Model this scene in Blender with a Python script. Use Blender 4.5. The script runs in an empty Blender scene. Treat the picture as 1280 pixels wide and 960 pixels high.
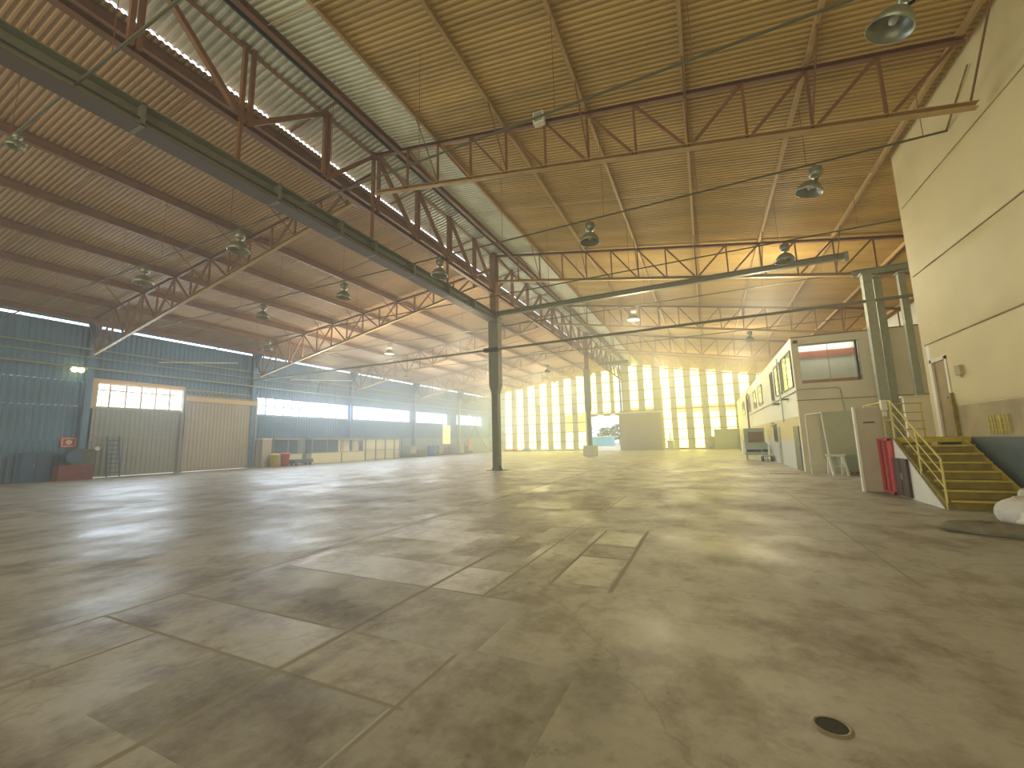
import bpy, math, random
from mathutils import Vector, Matrix
random.seed(7)
scn = bpy.context.scene
COL = scn.collection
PI = math.pi

# ------------------------------------------------------------------ materials
def mat(name, col, rough=.7, metal=0., var=0., vscale=3., bump=0., bscale=40., col2=None, spec=.5, lo=.35, hi=.7, stretch=None):
    m = bpy.data.materials.new(name); m.use_nodes = True
    nt = m.node_tree; b = nt.nodes['Principled BSDF']
    b.inputs['Base Color'].default_value = (*col, 1); b.inputs['Roughness'].default_value = rough
    b.inputs['Metallic'].default_value = metal; b.inputs['Specular IOR Level'].default_value = spec
    if var or col2:
        tc = nt.nodes.new('ShaderNodeTexCoord'); n = nt.nodes.new('ShaderNodeTexNoise')
        mp = nt.nodes.new('ShaderNodeMapping')
        if stretch: mp.inputs['Scale'].default_value = stretch
        nt.links.new(tc.outputs['Object'], mp.inputs[0]); nt.links.new(mp.outputs[0], n.inputs['Vector'])
        n.inputs['Scale'].default_value = vscale; n.inputs['Detail'].default_value = 6; n.inputs['Roughness'].default_value = .65
        r = nt.nodes.new('ShaderNodeValToRGB'); r.color_ramp.elements[0].position = lo; r.color_ramp.elements[1].position = hi
        c2 = col2 if col2 else tuple(c * (1 - var) for c in col)
        r.color_ramp.elements[0].color = (*c2, 1); r.color_ramp.elements[1].color = (*col, 1)
        nt.links.new(n.outputs['Fac'], r.inputs[0]); nt.links.new(r.outputs[0], b.inputs['Base Color'])
    if bump:
        n2 = nt.nodes.new('ShaderNodeTexNoise'); n2.inputs['Scale'].default_value = bscale; n2.inputs['Detail'].default_value = 4
        tc2 = nt.nodes.new('ShaderNodeTexCoord'); nt.links.new(tc2.outputs['Object'], n2.inputs['Vector'])
        bm_ = nt.nodes.new('ShaderNodeBump'); bm_.inputs['Strength'].default_value = bump; bm_.inputs['Distance'].default_value = .05
        nt.links.new(n2.outputs['Fac'], bm_.inputs['Height']); nt.links.new(bm_.outputs[0], b.inputs['Normal'])
    return m
def emis(name, col, s, col2=None, vscale=1.2):
    m = bpy.data.materials.new(name); m.use_nodes = True
    nt = m.node_tree; nt.nodes.clear(); o = nt.nodes.new('ShaderNodeOutputMaterial'); e = nt.nodes.new('ShaderNodeEmission')
    e.inputs[0].default_value = (*col, 1); e.inputs[1].default_value = s
    if col2:
        tc = nt.nodes.new('ShaderNodeTexCoord'); n = nt.nodes.new('ShaderNodeTexNoise'); n.inputs['Scale'].default_value = vscale
        r = nt.nodes.new('ShaderNodeValToRGB'); r.color_ramp.elements[0].position = .4; r.color_ramp.elements[1].position = .6
        r.color_ramp.elements[0].color = (*col, 1); r.color_ramp.elements[1].color = (*col2, 1)
        nt.links.new(tc.outputs['Object'], n.inputs['Vector']); nt.links.new(n.outputs['Fac'], r.inputs[0]); nt.links.new(r.outputs[0], e.inputs[0])
    nt.links.new(e.outputs[0], o.inputs[0]); return m
def glass(name, tint=(1, 1, 1), gloss=.08):
    m = bpy.data.materials.new(name); m.use_nodes = True
    nt = m.node_tree; nt.nodes.clear(); o = nt.nodes.new('ShaderNodeOutputMaterial')
    t = nt.nodes.new('ShaderNodeBsdfTransparent'); t.inputs[0].default_value = (*tint, 1)
    g = nt.nodes.new('ShaderNodeBsdfGlossy'); g.inputs['Roughness'].default_value = .05
    x = nt.nodes.new('ShaderNodeMixShader'); x.inputs[0].default_value = gloss
    nt.links.new(t.outputs[0], x.inputs[1]); nt.links.new(g.outputs[0], x.inputs[2]); nt.links.new(x.outputs[0], o.inputs[0]); return m

M = dict(
    steel=mat('steel_brown_paint', (.25, .108, .045), .55, var=.3, vscale=2),
    steel_light=mat('steel_tan_paint', (.54, .36, .15), .55, var=.2, vscale=2),
    roof_r=mat('roof_ochre_sheet', (.64, .43, .135), .5, var=.35, vscale=.5, stretch=(.25, 2, 1)),
    roof_l=mat('roof_brown_sheet', (.52, .335, .185), .55, var=.22, vscale=.5, stretch=(.25, 2, 1)),
    silver=mat('galvanised_sheet', (.80, .84, .78), .4, metal=.1, var=.3, vscale=.8),
    silver_r=mat('pale_roof_sheet', (.84, .85, .68), .45, var=.2, vscale=.6),
    green_beam=mat('green_grey_beam_paint', (.24, .245, .17), .5, var=.25, vscale=3),
    col_paint=mat('column_grey_paint', (.22, .235, .19), .5, var=.2, vscale=2),
    galv=mat('galvanised_steel', (.40, .44, .37), .45, metal=.2, var=.25, vscale=6),
    wall_l=mat('blue_grey_haze_wall', (.13, .26, .46), .55, var=.25, vscale=.5),  # blue grey paint, deepened to hold the bluish window haze
    wall_l2=mat('grey_sheet_wall', (.33, .42, .50), .55, var=.15, vscale=.5),
    wall_b=mat('grey_green_sheet_wall', (.62, .66, .55), .6, var=.12, vscale=.4),
    door_grey=mat('grey_door_sheet', (.34, .38, .40), .5, var=.15, vscale=.8),
    door_tan=mat('tan_door_sheet', (.44, .41, .38), .5, var=.12, vscale=.8),
    cream=mat('cream_wall_paint', (.74, .63, .34), .6, var=.10, vscale=.6, bump=.15, bscale=3),
    cream2=mat('pale_plaster', (.84, .79, .62), .65, var=.1, vscale=.8),
    white=mat('white_paint', (.84, .84, .80), .5, var=.08, vscale=2),
    bluewhite=mat('blue_white_dado_paint', (.60, .64, .66), .5, var=.08),
    concrete=mat('stained_concrete_wall', (.60, .50, .27), .8, var=.35, vscale=1.5),
    blue_dado=mat('blue_grey_wall_paint', (.13, .18, .19), .6, var=.3, vscale=1.5),
    yellow=mat('yellow_enamel', (.66, .52, .06), .4, var=.3, vscale=5),
    yellow_pale=mat('pale_yellow_rail_enamel', (.78, .68, .20), .35, var=.15, vscale=6),
    yellow_dark=mat('worn_yellow_stair_paint', (.34, .25, .03), .6, var=.45, vscale=4),
    red=mat('red_enamel', (.55, .03, .05), .4, var=.2),
    darkred=mat('dark_red_paint', (.22, .05, .05), .5, var=.3),
    maroon=mat('maroon_opening_tone', (.05, .012, .018), .5, var=.3),
    black=mat('black_rubber', (.02, .02, .02), .6),
    dark=mat('dark_opening', (.03, .04, .045), .7),
    darkdoor=mat('dark_grey_door_paint', (.10, .12, .11), .4, var=.2),
    brown_door=mat('brown_door_wood', (.33, .22, .08), .5, var=.25, vscale=3),
    pink_panel=mat('taupe_board', (.55, .49, .40), .5, var=.1),
    greenboard=mat('pale_green_board', (.60, .62, .46), .55, var=.1),
    mint=mat('mint_green_enamel', (.36, .46, .38), .45, var=.2, vscale=3),
    lamp=mat('lamp_grey_aluminium', (.32, .34, .27), .35, metal=.5, var=.2),
    lampwhite=mat('white_lamp_housing', (.8, .78, .7), .5),
    blue_plastic=mat('blue_plastic', (.03, .16, .42), .4),
    navy=mat('dark_blue_panel', (.05, .12, .25), .4),
    orange=mat('orange_plastic', (.9, .28, .03), .5),
    redplastic=mat('red_plastic', (.6, .07, .05), .4),
    yellowplastic=mat('yellow_plastic', (.7, .6, .1), .45),
    wood=mat('pallet_wood', (.45, .34, .22), .8, var=.4, vscale=8),
    carton=mat('grey_wrapped_goods', (.46, .46, .44), .7, var=.3, vscale=3),
    sack=mat('white_woven_plastic', (.78, .77, .74), .6, var=.12, vscale=5, bump=.5, bscale=12),
    sackgrey=mat('dirty_grey_sackcloth', (.26, .23, .16), .85, var=.35, vscale=5, bump=.4, bscale=30),
    rubble=mat('brown_offcuts', (.25, .16, .07), .9, var=.5, vscale=12, bump=.6, bscale=20),
    sign_red=mat('sign_red', (.6, .05, .04), .5), sign_white=mat('sign_white', (.75, .72, .65), .5),
    pit=mat('oily_drain_pit', (.018, .013, .008), .7),
    ground=mat('outside_gravel', (.55, .50, .38), .9, var=.25, vscale=.4),
    leaf=mat('hedge_leaves', (.18, .26, .14), .8, var=.5, vscale=2),
    bluetarp=mat('light_blue_container_paint', (.15, .42, .62), .6, var=.2),
    glass=glass('window_glass'), glass_ref=mat('reflecting_office_glass', (.45, .48, .44), .06, metal=.75, var=.1),
    interior=mat('office_interior_wall', (.80, .82, .76), .7), int_red=mat('office_interior_red_band', (.42, .10, .08), .7),
    translucent=emis('backlit_translucent_sheet', (4.6, 4.05, .80), 1.5, (4.5, 4.0, .95)),
    translucent_o=emis('backlit_amber_sheet', (1.6, .95, .32), 1.),
    rear_glow=emis('rear_fill_sheet', (2.0, 1.85, 1.25), 1.45),  # strips behind the viewer, unseen; their glow is added to light the hall
    bulb=emis('lit_lamp_bulb', (1., .95, .7), 12.),
    bulb_y=emis('lit_yellow_bulb', (1., .85, .3), 6.),
)
# floor
def floor_mat(name, base, dark, rlo, rhi, seed):
    m = bpy.data.materials.new(name); m.use_nodes = True
    nt = m.node_tree; b = nt.nodes['Principled BSDF']; N = nt.nodes.new; L = nt.links.new
    tc = N('ShaderNodeTexCoord')
    def noise(scale, det, off, sx=1, sy=1, rough=.6):
        mp = N('ShaderNodeMapping'); mp.inputs['Scale'].default_value = (sx, sy, 1); mp.inputs['Location'].default_value = (off, off * .7, 0)
        n = N('ShaderNodeTexNoise'); n.inputs['Scale'].default_value = scale; n.inputs['Detail'].default_value = det; n.inputs['Roughness'].default_value = rough
        L(tc.outputs['Object'], mp.inputs[0]); L(mp.outputs[0], n.inputs['Vector']); return n.outputs['Fac']
    def ramp(f, p0, p1, c0, c1):
        r = N('ShaderNodeValToRGB'); e = r.color_ramp.elements; e[0].position = p0; e[1].position = p1; e[0].color = (*c0, 1); e[1].color = (*c1, 1)
        L(f, r.inputs[0]); return r.outputs[0]
    def mul(a, c, fac=1):
        x = N('ShaderNodeMix'); x.data_type = 'RGBA'; x.blend_type = 'MULTIPLY'; x.inputs[0].default_value = fac
        L(a, x.inputs[6]); L(c, x.inputs[7]); return x.outputs[2]
    big = noise(.22, 5, seed, 1, .8); mid = noise(1.1, 7, seed + 3, 1.1, .9, .68); fine = noise(14, 5, seed + 9)
    c = ramp(big, .36, .66, dark, base)
    c = mul(c, ramp(mid, .38, .54, (.56, .49, .40), (1, 1, 1)))
    c = mul(c, ramp(noise(1.3, 8, seed + 20, 1.0, 1.0, .75), .36, .48, (.76, .71, .64), (1, 1, 1)))
    c = mul(c, ramp(noise(3.5, 8, seed + 31, 1, 1, .75), .30, .42, (.62, .56, .48), (1, 1, 1)))
    vo = N('ShaderNodeTexVoronoi'); vo.feature = 'DISTANCE_TO_EDGE'; vo.inputs['Scale'].default_value = .33; mpv = N('ShaderNodeMapping'); nz = N('ShaderNodeTexNoise'); nz.inputs['Scale'].default_value = 2.5; nz.inputs['Detail'].default_value = 5
    L(tc.outputs['Object'], nz.inputs['Vector']); va = N('ShaderNodeVectorMath'); va.operation = 'MULTIPLY_ADD'; va.inputs[1].default_value = (.5, .5, 0); L(nz.outputs['Color'], va.inputs[0]); L(tc.outputs['Object'], va.inputs[2]); L(va.outputs[0], vo.inputs['Vector'])
    c = mul(c, ramp(vo.outputs['Distance'], .0, .006, (.80, .76, .70), (1, 1, 1)))
    c = mul(c, ramp(fine, .25, .6, (.86, .85, .83), (1, 1, 1)))
    L(c, b.inputs['Base Color'])
    mr = N('ShaderNodeMapRange'); mr.inputs[1].default_value = .35; mr.inputs[2].default_value = .65; mr.inputs[3].default_value = rlo; mr.inputs[4].default_value = rhi
    L(noise(.6, 6, seed + 5, 1, .8), mr.inputs[0]); L(mr.outputs[0], b.inputs['Roughness'])
    bp = N('ShaderNodeBump'); bp.inputs['Strength'].default_value = .25; bp.inputs['Distance'].default_value = .02
    L(noise(2.2, 6, seed + 2), bp.inputs['Height']); L(bp.outputs[0], b.inputs['Normal'])
    return m
FM = [floor_mat('concrete_floor', (.47, .46, .41), (.38, .37, .32), .36, .6, 0),
      floor_mat('concrete_slab_light', (.51, .505, .47), (.44, .43, .39), .33, .55, 4),
      floor_mat('concrete_slab_dark', (.42, .41, .37), (.34, .33, .28), .4, .6, 8),
      mat('floor_joint', (.29, .265, .21), .7),
      floor_mat('concrete_slab_polished', (.52, .525, .51), (.44, .44, .42), .32, .5, 12),
      floor_mat('oil_stained_concrete', (.38, .34, .27), (.28, .24, .17), .35, .6, 16)]

# ------------------------------------------------------------------ mesh builder
class MB:
    def __init__(s): s.v = []; s.f = []; s.m = []; s.sm = []
    def add(s, vs, fs, mi=0, smooth=False):
        n = len(s.v); s.v += [tuple(v) for v in vs]; s.f += [[i + n for i in f] for f in fs]; s.m += [mi] * len(fs); s.sm += [smooth] * len(fs); return s
    def box(s, x0, x1, y0, y1, z0, z1, mi=0):
        return s.add([(x0, y0, z0), (x1, y0, z0), (x1, y1, z0), (x0, y1, z0), (x0, y0, z1), (x1, y0, z1), (x1, y1, z1), (x0, y1, z1)],
                     [(0, 3, 2, 1), (4, 5, 6, 7), (0, 1, 5, 4), (1, 2, 6, 5), (2, 3, 7, 6), (3, 0, 4, 7)], mi)
    def prof(s, pts, p, q, up=(0, 0, 1), mi=0, caps=True):
        p = Vector(p); q = Vector(q); d = (q - p).normalized(); up = Vector(up)
        if abs(d.dot(up)) > .98: up = Vector((0, 1, 0))
        x = d.cross(up).normalized(); y = x.cross(d)
        n = len(pts); vs = [p + x * a + y * b for a, b in pts] + [q + x * a + y * b for a, b in pts]
        fs = [(i, (i + 1) % n, (i + 1) % n + n, i + n) for i in range(n)]
        if caps: fs += [tuple(range(n - 1, -1, -1)), tuple(range(n, 2 * n))]
        return s.add(vs, fs, mi)
    def bar(s, p, q, w, h=None, up=(0, 0, 1), mi=0):
        h = h or w; return s.prof([(-w / 2, -h / 2), (w / 2, -h / 2), (w / 2, h / 2), (-w / 2, h / 2)], p, q, up, mi)
    def ell(s, p, q, w, t=.012, up=(0, 0, 1), mi=0):   # L angle
        return s.prof([(-w / 2, -w / 2), (w / 2, -w / 2), (w / 2, -w / 2 + t), (-w / 2 + t, -w / 2 + t), (-w / 2 + t, w / 2), (-w / 2, w / 2)], p, q, up, mi)
    def chan(s, p, q, w, h, t=.015, up=(0, 0, 1), mi=0):
        return s.prof([(-w / 2, -h / 2), (w / 2, -h / 2), (w / 2, -h / 2 + t), (-w / 2 + t, -h / 2 + t), (-w / 2 + t, h / 2 - t), (w / 2, h / 2 - t), (w / 2, h / 2), (-w / 2, h / 2)], p, q, up, mi)
    def ibeam(s, p, q, w, h, t=.02, up=(0, 0, 1), mi=0):
        a, b, c = w / 2, h / 2, t / 2
        return s.prof([(-a, -b), (a, -b), (a, -b + t), (c, -b + t), (c, b - t), (a, b - t), (a, b), (-a, b), (-a, b - t), (-c, b - t), (-c, -b + t), (-a, -b + t)], p, q, up, mi)
    def tube(s, p, q, r, n=8, mi=0, r2=None):
        p = Vector(p); q = Vector(q); d = (q - p).normalized(); up = Vector((0, 0, 1)) if abs(d.z) < .95 else Vector((0, 1, 0))
        x = d.cross(up).normalized(); y = x.cross(d); r2 = r if r2 is None else r2
        vs = [p + (x * math.cos(2 * PI * i / n) + y * math.sin(2 * PI * i / n)) * r for i in range(n)] + [q + (x * math.cos(2 * PI * i / n) + y * math.sin(2 * PI * i / n)) * r2 for i in range(n)]
        s.add(vs, [(i, (i + 1) % n, (i + 1) % n + n, i + n) for i in range(n)], mi, True)
        return s.add(vs, [tuple(range(n - 1, -1, -1)), tuple(range(n, 2 * n))], mi)
    def lathe(s, prof, c=(0, 0, 0), n=20, mi=0, mtx=None):
        vs = []; c = Vector(c)
        for r, z in prof:
            for i in range(n):
                v = Vector((r * math.cos(2 * PI * i / n), r * math.sin(2 * PI * i / n), z))
                if mtx: v = mtx @ v
                vs.append(v + c)
        fs = [(k * n + i, k * n + (i + 1) % n, (k + 1) * n + (i + 1) % n, (k + 1) * n + i) for k in range(len(prof) - 1) for i in range(n)]
        return s.add(vs, fs, mi, True)
    def path(s, pts, r, n=8, mi=0):
        for a, b in zip(pts, pts[1:]): s.tube(a, b, r, n, mi)
        return s
    def corr(s, y0, y1, f, pitch, amp, cols, axis='roof', mi=0):
        """trapezoidal sheet; f(t)->list of points (col positions) for profile parameter t, o offset"""
        n = max(1, int(round((y1 - y0) / pitch))); p = (y1 - y0) / n; ts = []
        for k in range(n):
            a = y0 + k * p; ts += [(a, 0), (a + .3 * p, 0), (a + .45 * p, 1), (a + .85 * p, 1)]
        ts.append((y1, 0)); vs = []
        for t, o in ts: vs += f(t, o * amp)
        c = cols; fs = [(k * c + j, k * c + j + 1, (k + 1) * c + j + 1, (k + 1) * c + j) for k in range(len(ts) - 1) for j in range(c - 1)]
        return s.add(vs, fs, mi)
    def build(s, name, mats, parent=None, at=None):
        me = bpy.data.meshes.new(name); 
        vs = s.v
        if at: vs = [(v[0] - at[0], v[1] - at[1], v[2] - at[2]) for v in vs]
        me.from_pydata(vs, [], s.f)
        mats = mats if isinstance(mats, (list, tuple)) else [mats]
        for m in mats: me.materials.append(M[m] if isinstance(m, str) else m)
        me.polygons.foreach_set('material_index', s.m); me.polygons.foreach_set('use_smooth', s.sm); me.update()
        o = bpy.data.objects.new(name, me); COL.objects.link(o)
        if at: o.location = at
        if parent:
            o.parent = parent
            o.matrix_parent_inverse = Matrix.Translation(-Vector(parent.location))
        return o
def tag(o, label, cat, group=None, kind=None):
    if label: o['label'] = label
    if cat: o['category'] = cat
    if group: o['group'] = group
    if kind: o['kind'] = kind
    return o
def thing(name, label, cat, loc=(0, 0, 0), group=None, kind=None):
    o = bpy.data.objects.new(name, None); COL.objects.link(o); o.location = loc; o.empty_display_size = .2
    return tag(o, label, cat, group, kind)
def struct(o, label=None, cat=None):
    o['kind'] = 'structure'
    if label: o['label'] = label
    if cat: o['category'] = cat
    return o
ORD = ['first', 'second', 'third', 'fourth', 'fifth', 'sixth', 'seventh', 'eighth', 'ninth', 'tenth', 'eleventh', 'twelfth']

# ------------------------------------------------------------------ dimensions
XL, XW, XR = -34.0, 5.9, 11.6           # left wall, near right wall, far right wall
YB, Y0 = 63.5, -14.0                    # gable wall, wall behind the viewer
TR = [11.3, 21.4, 31.9, 42.4, 53.0]     # cross trusses
XC = -11.0                              # column line
zr = lambda x: 11.15 - .173 * x         # right purlin top line
zl = lambda x: 12.05 + .117 * (x + 14.3)
zbr = lambda x: 9.5 - .173 * x
zbl = lambda x: 9.2 + .19 * (x + 22.7)
ZP = 1.47                               # landing height

# ------------------------------------------------------------------ floor
def build_floor():
    rects = [  # x0,x1,y0,y1,mat
        (-5.45, -3.0, 2.21, 2.87, 1), (-5.3, -2.68, 2.87, 4.0, 2), (-5.25, -2.3, 4.05, 4.85, 4), (-5.2, -3.0, 5.9, 6.7, 4),
        (-3.6, -1.9, 1.4, 2.2, 2), (-1.85, -.95, 1.0, 3.0, 2), (-2.68, -1.75, 2.9, 4.0, 2),
        (-1.75, -1.1, 4.75, 5.85, 1), (-1.85, -1.1, 6.6, 7.5, 1), (-3.9, -2.75, 7.0, 7.9, 2), (-3.6, -2.4, 5.3, 6.4, 2),
        (-4.5, -2.3, 9.6, 12.1, 5), (-12.2, -6.3, 6.5, 14.0, 2), (-20, -13.0, 5, 9.5, 2), (-5.65, -5.5, -3, 22, 2)]
    joints = [(-5.5, -5.46, -3, 24), (-2.98, -2.93, 1.1, 5.8), (-1.88, -1.85, 1, 2.9), (-1.76, -1.72, 4.6, 7.6), (-1.08, -1.03, 4.6, 7.8), (-4.55, -4.51, 1, 2.2), (-2.28, -2.25, 4, 8),
              (1.9, 1.93, 6, 30), (-5.5, -1.8, 2.19, 2.22), (-5.5, -2.6, 2.86, 2.89), (-5.3, -1.7, 4.02, 4.05), (-5.3, -2.2, 4.86, 4.88), (-1.76, -1.03, 5.87, 5.92), (-1.76, -1.03, 6.52, 6.58),
              (-5.4, -1.0, 7.6, 7.64), (-4.6, -2.2, 9.52, 9.56), (-2.25, -2.2, 9.5, 12.3), (-5.5, 5.5, 10.2, 10.22), (-30, 5, 25.0, 25.04), (-30, 3, 35, 35.05), (-12, -5.5, 16.8, 16.84), (-20, -19.96, 2, 50), (-1.0, 1.9, 14.5, 14.53)]
    stains = [(-4.2, -2.75, 3.0, 3.35), (-3.0, -2.75, 1.95, 3.9), (-2.9, -2.5, 2.75, 3.1), (-2.75, -2.7, 3.9, 4.0)]
    R = rects + [(a, b, c, d, 3) for a, b, c, d in joints]
    xs = sorted({-60, 14, *[r[0] for r in R], *[r[1] for r in R]}); ys = sorted({Y0 - .3, YB + .2, *[r[2] for r in R], *[r[3] for r in R]})
    xs = [x for x in xs if XL - .3 <= x <= 14]; xs = sorted({XL - .3, XR + .3, *[x for x in xs if x < XR]})
    b = MB(); nx = len(xs)
    vs = [(x, y, 0) for y in ys for x in xs]; fs = []; mi = []
    for j in range(len(ys) - 1):
        for i in range(nx - 1):
            cx = (xs[i] + xs[i + 1]) / 2; cy = (ys[j] + ys[j + 1]) / 2; m = 0
            for r in R:
                if r[0] < cx < r[1] and r[2] < cy < r[3]: m = r[4]
            fs.append((j * nx + i, j * nx + i + 1, (j + 1) * nx + i + 1, (j + 1) * nx + i)); mi.append(m)
    b.v = vs; b.f = fs; b.m = mi; b.sm = [False] * len(fs)
    o = b.build('floor', FM); struct(o, 'worn patched concrete hall floor', 'floor')
build_floor()
# irregular blotches of oil and dirt on the floor, each a thin film of its own shape
def stain_mat():
    m = bpy.data.materials.new('oil_and_dirt_film'); m.use_nodes = True; nt = m.node_tree; b = nt.nodes['Principled BSDF']; N = nt.nodes.new; L = nt.links.new
    b.inputs['Base Color'].default_value = (.12, .085, .05, 1); b.inputs['Roughness'].default_value = .5
    tc = N('ShaderNodeTexCoord'); gr = N('ShaderNodeTexGradient'); gr.gradient_type = 'SPHERICAL'; mp = N('ShaderNodeMapping')
    mp.inputs['Location'].default_value = (-1, -1, 0); mp.inputs['Scale'].default_value = (2, 2, 1)
    L(tc.outputs['Generated'], mp.inputs[0]); L(mp.outputs[0], gr.inputs[0])
    n = N('ShaderNodeTexNoise'); n.inputs['Scale'].default_value = 5; n.inputs['Detail'].default_value = 8; n.inputs['Roughness'].default_value = .7; L(tc.outputs['Object'], n.inputs['Vector'])
    mu = N('ShaderNodeMath'); mu.operation = 'MULTIPLY'; L(gr.outputs['Fac'], mu.inputs[0]); L(n.outputs['Fac'], mu.inputs[1])
    mr = N('ShaderNodeMapRange'); mr.inputs[1].default_value = .10; mr.inputs[2].default_value = .45; mr.inputs[4].default_value = .5; L(mu.outputs[0], mr.inputs[0]); L(mr.outputs[0], b.inputs['Alpha'])
    return m
STAIN = stain_mat()
def blotch(cx, cy, rx, ry, seed, m, label, z=.004):
    rnd = random.Random(seed); n = 36; ph = [rnd.uniform(0, 6.3) for _ in range(4)]
    vs = [(0, 0, 0)] + [((rx * (1 + .25 * math.sin(2 * t + ph[0]) + .18 * math.sin(5 * t + ph[1]) + .1 * math.sin(9 * t + ph[2]))) * math.cos(t),
                         (ry * (1 + .25 * math.sin(3 * t + ph[3]) + .15 * math.sin(7 * t + ph[0]) + .08 * math.sin(11 * t))) * math.sin(t), 0) for t in [2 * PI * i / n for i in range(n)]]
    b = MB(); b.add(vs, [(0, i + 1, (i + 1) % n + 1) for i in range(n)])
    o = b.build('floor_stain', m); o.location = (cx, cy, z); tag(o, label, 'stain', 'oil stains on the concrete floor')
blotch(-3.25, 3.15, .75, .35, 1, STAIN, 'dark brown oil stain in the middle of the near slabs left of centre')
blotch(-2.75, 2.35, .12, .85, 12, STAIN, 'long narrow dark smear crossing the near slabs towards the viewer')
blotch(-5.0, 2.3, .6, .14, 5, STAIN, 'small brown stain at the left end of the near cross joint')
blotch(-3.6, 1.05, .45, .2, 8, STAIN, 'brown stain at the bottom left corner of the floor')
blotch(-.75, 3.1, .35, .7, 14, STAIN, 'faint curved dark stain in the empty floor left of the drain hole')
blotch(.1, 6.3, .9, .5, 17, STAIN, 'patchy worn stain on the open floor at mid distance right of centre')
blotch(-3.3, 10.9, 1.7, 1.4, 19, STAIN, 'broad brown stain on the floor halfway to the nearer column')
blotch(-9.5, 9.0, 3.2, 1.6, 21, STAIN, 'large dusty brown stain on the left part of the floor')
blotch(.9, 11.2, 1.4, 1.0, 23, STAIN, 'brown worn patch on the floor before the taupe board')
t = thing('drain_pit', 'small round dark drain hole in the near floor at lower right', 'drain', (.5, 3.02, 0))
MB().lathe([(.0, .006), (.075, .006)], (.5, 3.02, 0), 28).build('hole', 'pit', t)
MB().lathe([(.075, .001), (.078, .009), (.09, .008), (.1, .001)], (.5, 3.02, 0), 28).build('rim', FM[2], t)

# ------------------------------------------------------------------ roofs
def roof(name, xa, za, xb, zb, pitch, amp, m, label, n=3, y0=Y0, y1=YB + .2):
    def f(t, o): return [(xa + (xb - xa) * j / (n - 1), t, za + (zb - za) * j / (n - 1) + o) for j in range(n)]
    b = MB(); b.corr(y0, y1, f, pitch, amp, n); o = b.build(name, m); return struct(o, label, 'roof')
roof('ceiling', -8.0, zr(-8.0) + .02, XR + .3, zr(XR + .3) + .02, .15, .035, 'roof_r', 'ochre corrugated roof sheeting of the right slope')
roof('ceiling', -10.0, zr(-10.0) + .02, -8.0, zr(-8.0) + .02, .15, .035, 'silver_r', 'pale corrugated roof strip beside the ridge')
roof('ceiling', -12.62, 12.69, -10.12, 13.16, .2, .06, 'silver', 'silver galvanised roof sheeting over the ridge vent')
roof('ceiling', XL - .5, zl(XL - .5) + .02, -12.25, zl(-12.25) + .02, .15, .035, 'roof_l', 'brown corrugated roof sheeting of the left slope')
b = MB(); b.box(-10.1, -9.98, Y0, YB, 12.86, 13.3); struct(b.build('trim_1', 'dark'), 'dark ridge gap flashing', 'trim')

# ------------------------------------------------------------------ gable wall with backlit strips
SX = [-32.4, -30.3, -28.15, -26.0, -23.9, -21.8, -19.7, -17.6, -15.65, -13.55, -11.75, -9.4, -7.3, -4.95, -3.0, -.9, 1.2, 3.2, 5.1, 7.2, 9.3]
SW = .56
def roofz(x): return (zr(x) if x > -10 else (13.1 if x > -12.2 else zl(x))) + .05
DX0, DX1, DZ = -16.4, -11.7, 5.35
def gable(y, flip, door, stripmat, name):
    s = 1 if flip else -1
    b = MB(); edges = [XL - .2]
    for c in SX: edges += [c - SW, c + SW]
    edges.append(XR + .3)
    for k in range(0, len(edges), 2):
        a, c = edges[k], edges[k + 1]
        segs = [(a, c, 0)]
        if door and c > DX0 and a < DX1:
            segs = []
            if a < DX0: segs.append((a, DX0, 0))
            segs.append((max(a, DX0), min(c, DX1), DZ))
            if c > DX1: segs.append((DX1, c, 0))
        for a2, c2, zb in segs:
            if c2 - a2 < .02: continue
            b.corr(a2, c2, lambda t, o, zb=zb: [(t, y - s * o, zb), (t, y - s * o, roofz(t))], .2, .035, 2)
    o = b.build(name, 'wall_b'); struct(o, 'grey gable wall sheeting' if door else 'rear wall sheeting', 'wall')
    for k, c in enumerate(SX):
        a, e = c - SW, c + SW; z0 = .25
        if door:
            if a < DX1 and e > DX0: z0 = DZ + .1
            elif c in (-9.4, -7.3): z0 = 6.15
            elif c == 1.2: z0 = 1.75
            elif c >= 3.2: z0 = 2.6
        b = MB(); zt = min(roofz(a), roofz(e))
        if door and DX1 > a and e > DX1: a2, e2 = a, DX1 + .05
        else: a2, e2 = a, e
        b.add([(a2, y, z0), (e2, y, z0), (e2, y, zt), (a2, y, zt)], [(0, 1, 2, 3)])
        o = b.build('window_%d' % (k + 1 + (40 if not door else 0)), stripmat); struct(o, 'glowing translucent wall strip', 'window')
        if z0 > .3 and not (door and a < DX1 and e > DX0):
            q = MB(); q.corr(a, e, lambda t, o, z0=z0: [(t, y - s * o, 0), (t, y - s * o, z0)], .2, .035, 2); f = q.build('window_infill', 'wall_b', o)
        else:
            q = MB(); q.box(a, e, y - .05, y + .05, max(0, z0 - .27), z0); q.build('window_sill', 'steel', o)
gable(YB, True, True, 'translucent', 'wall_back')
gable(Y0, False, False, 'rear_glow', 'wall_rear')
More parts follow.
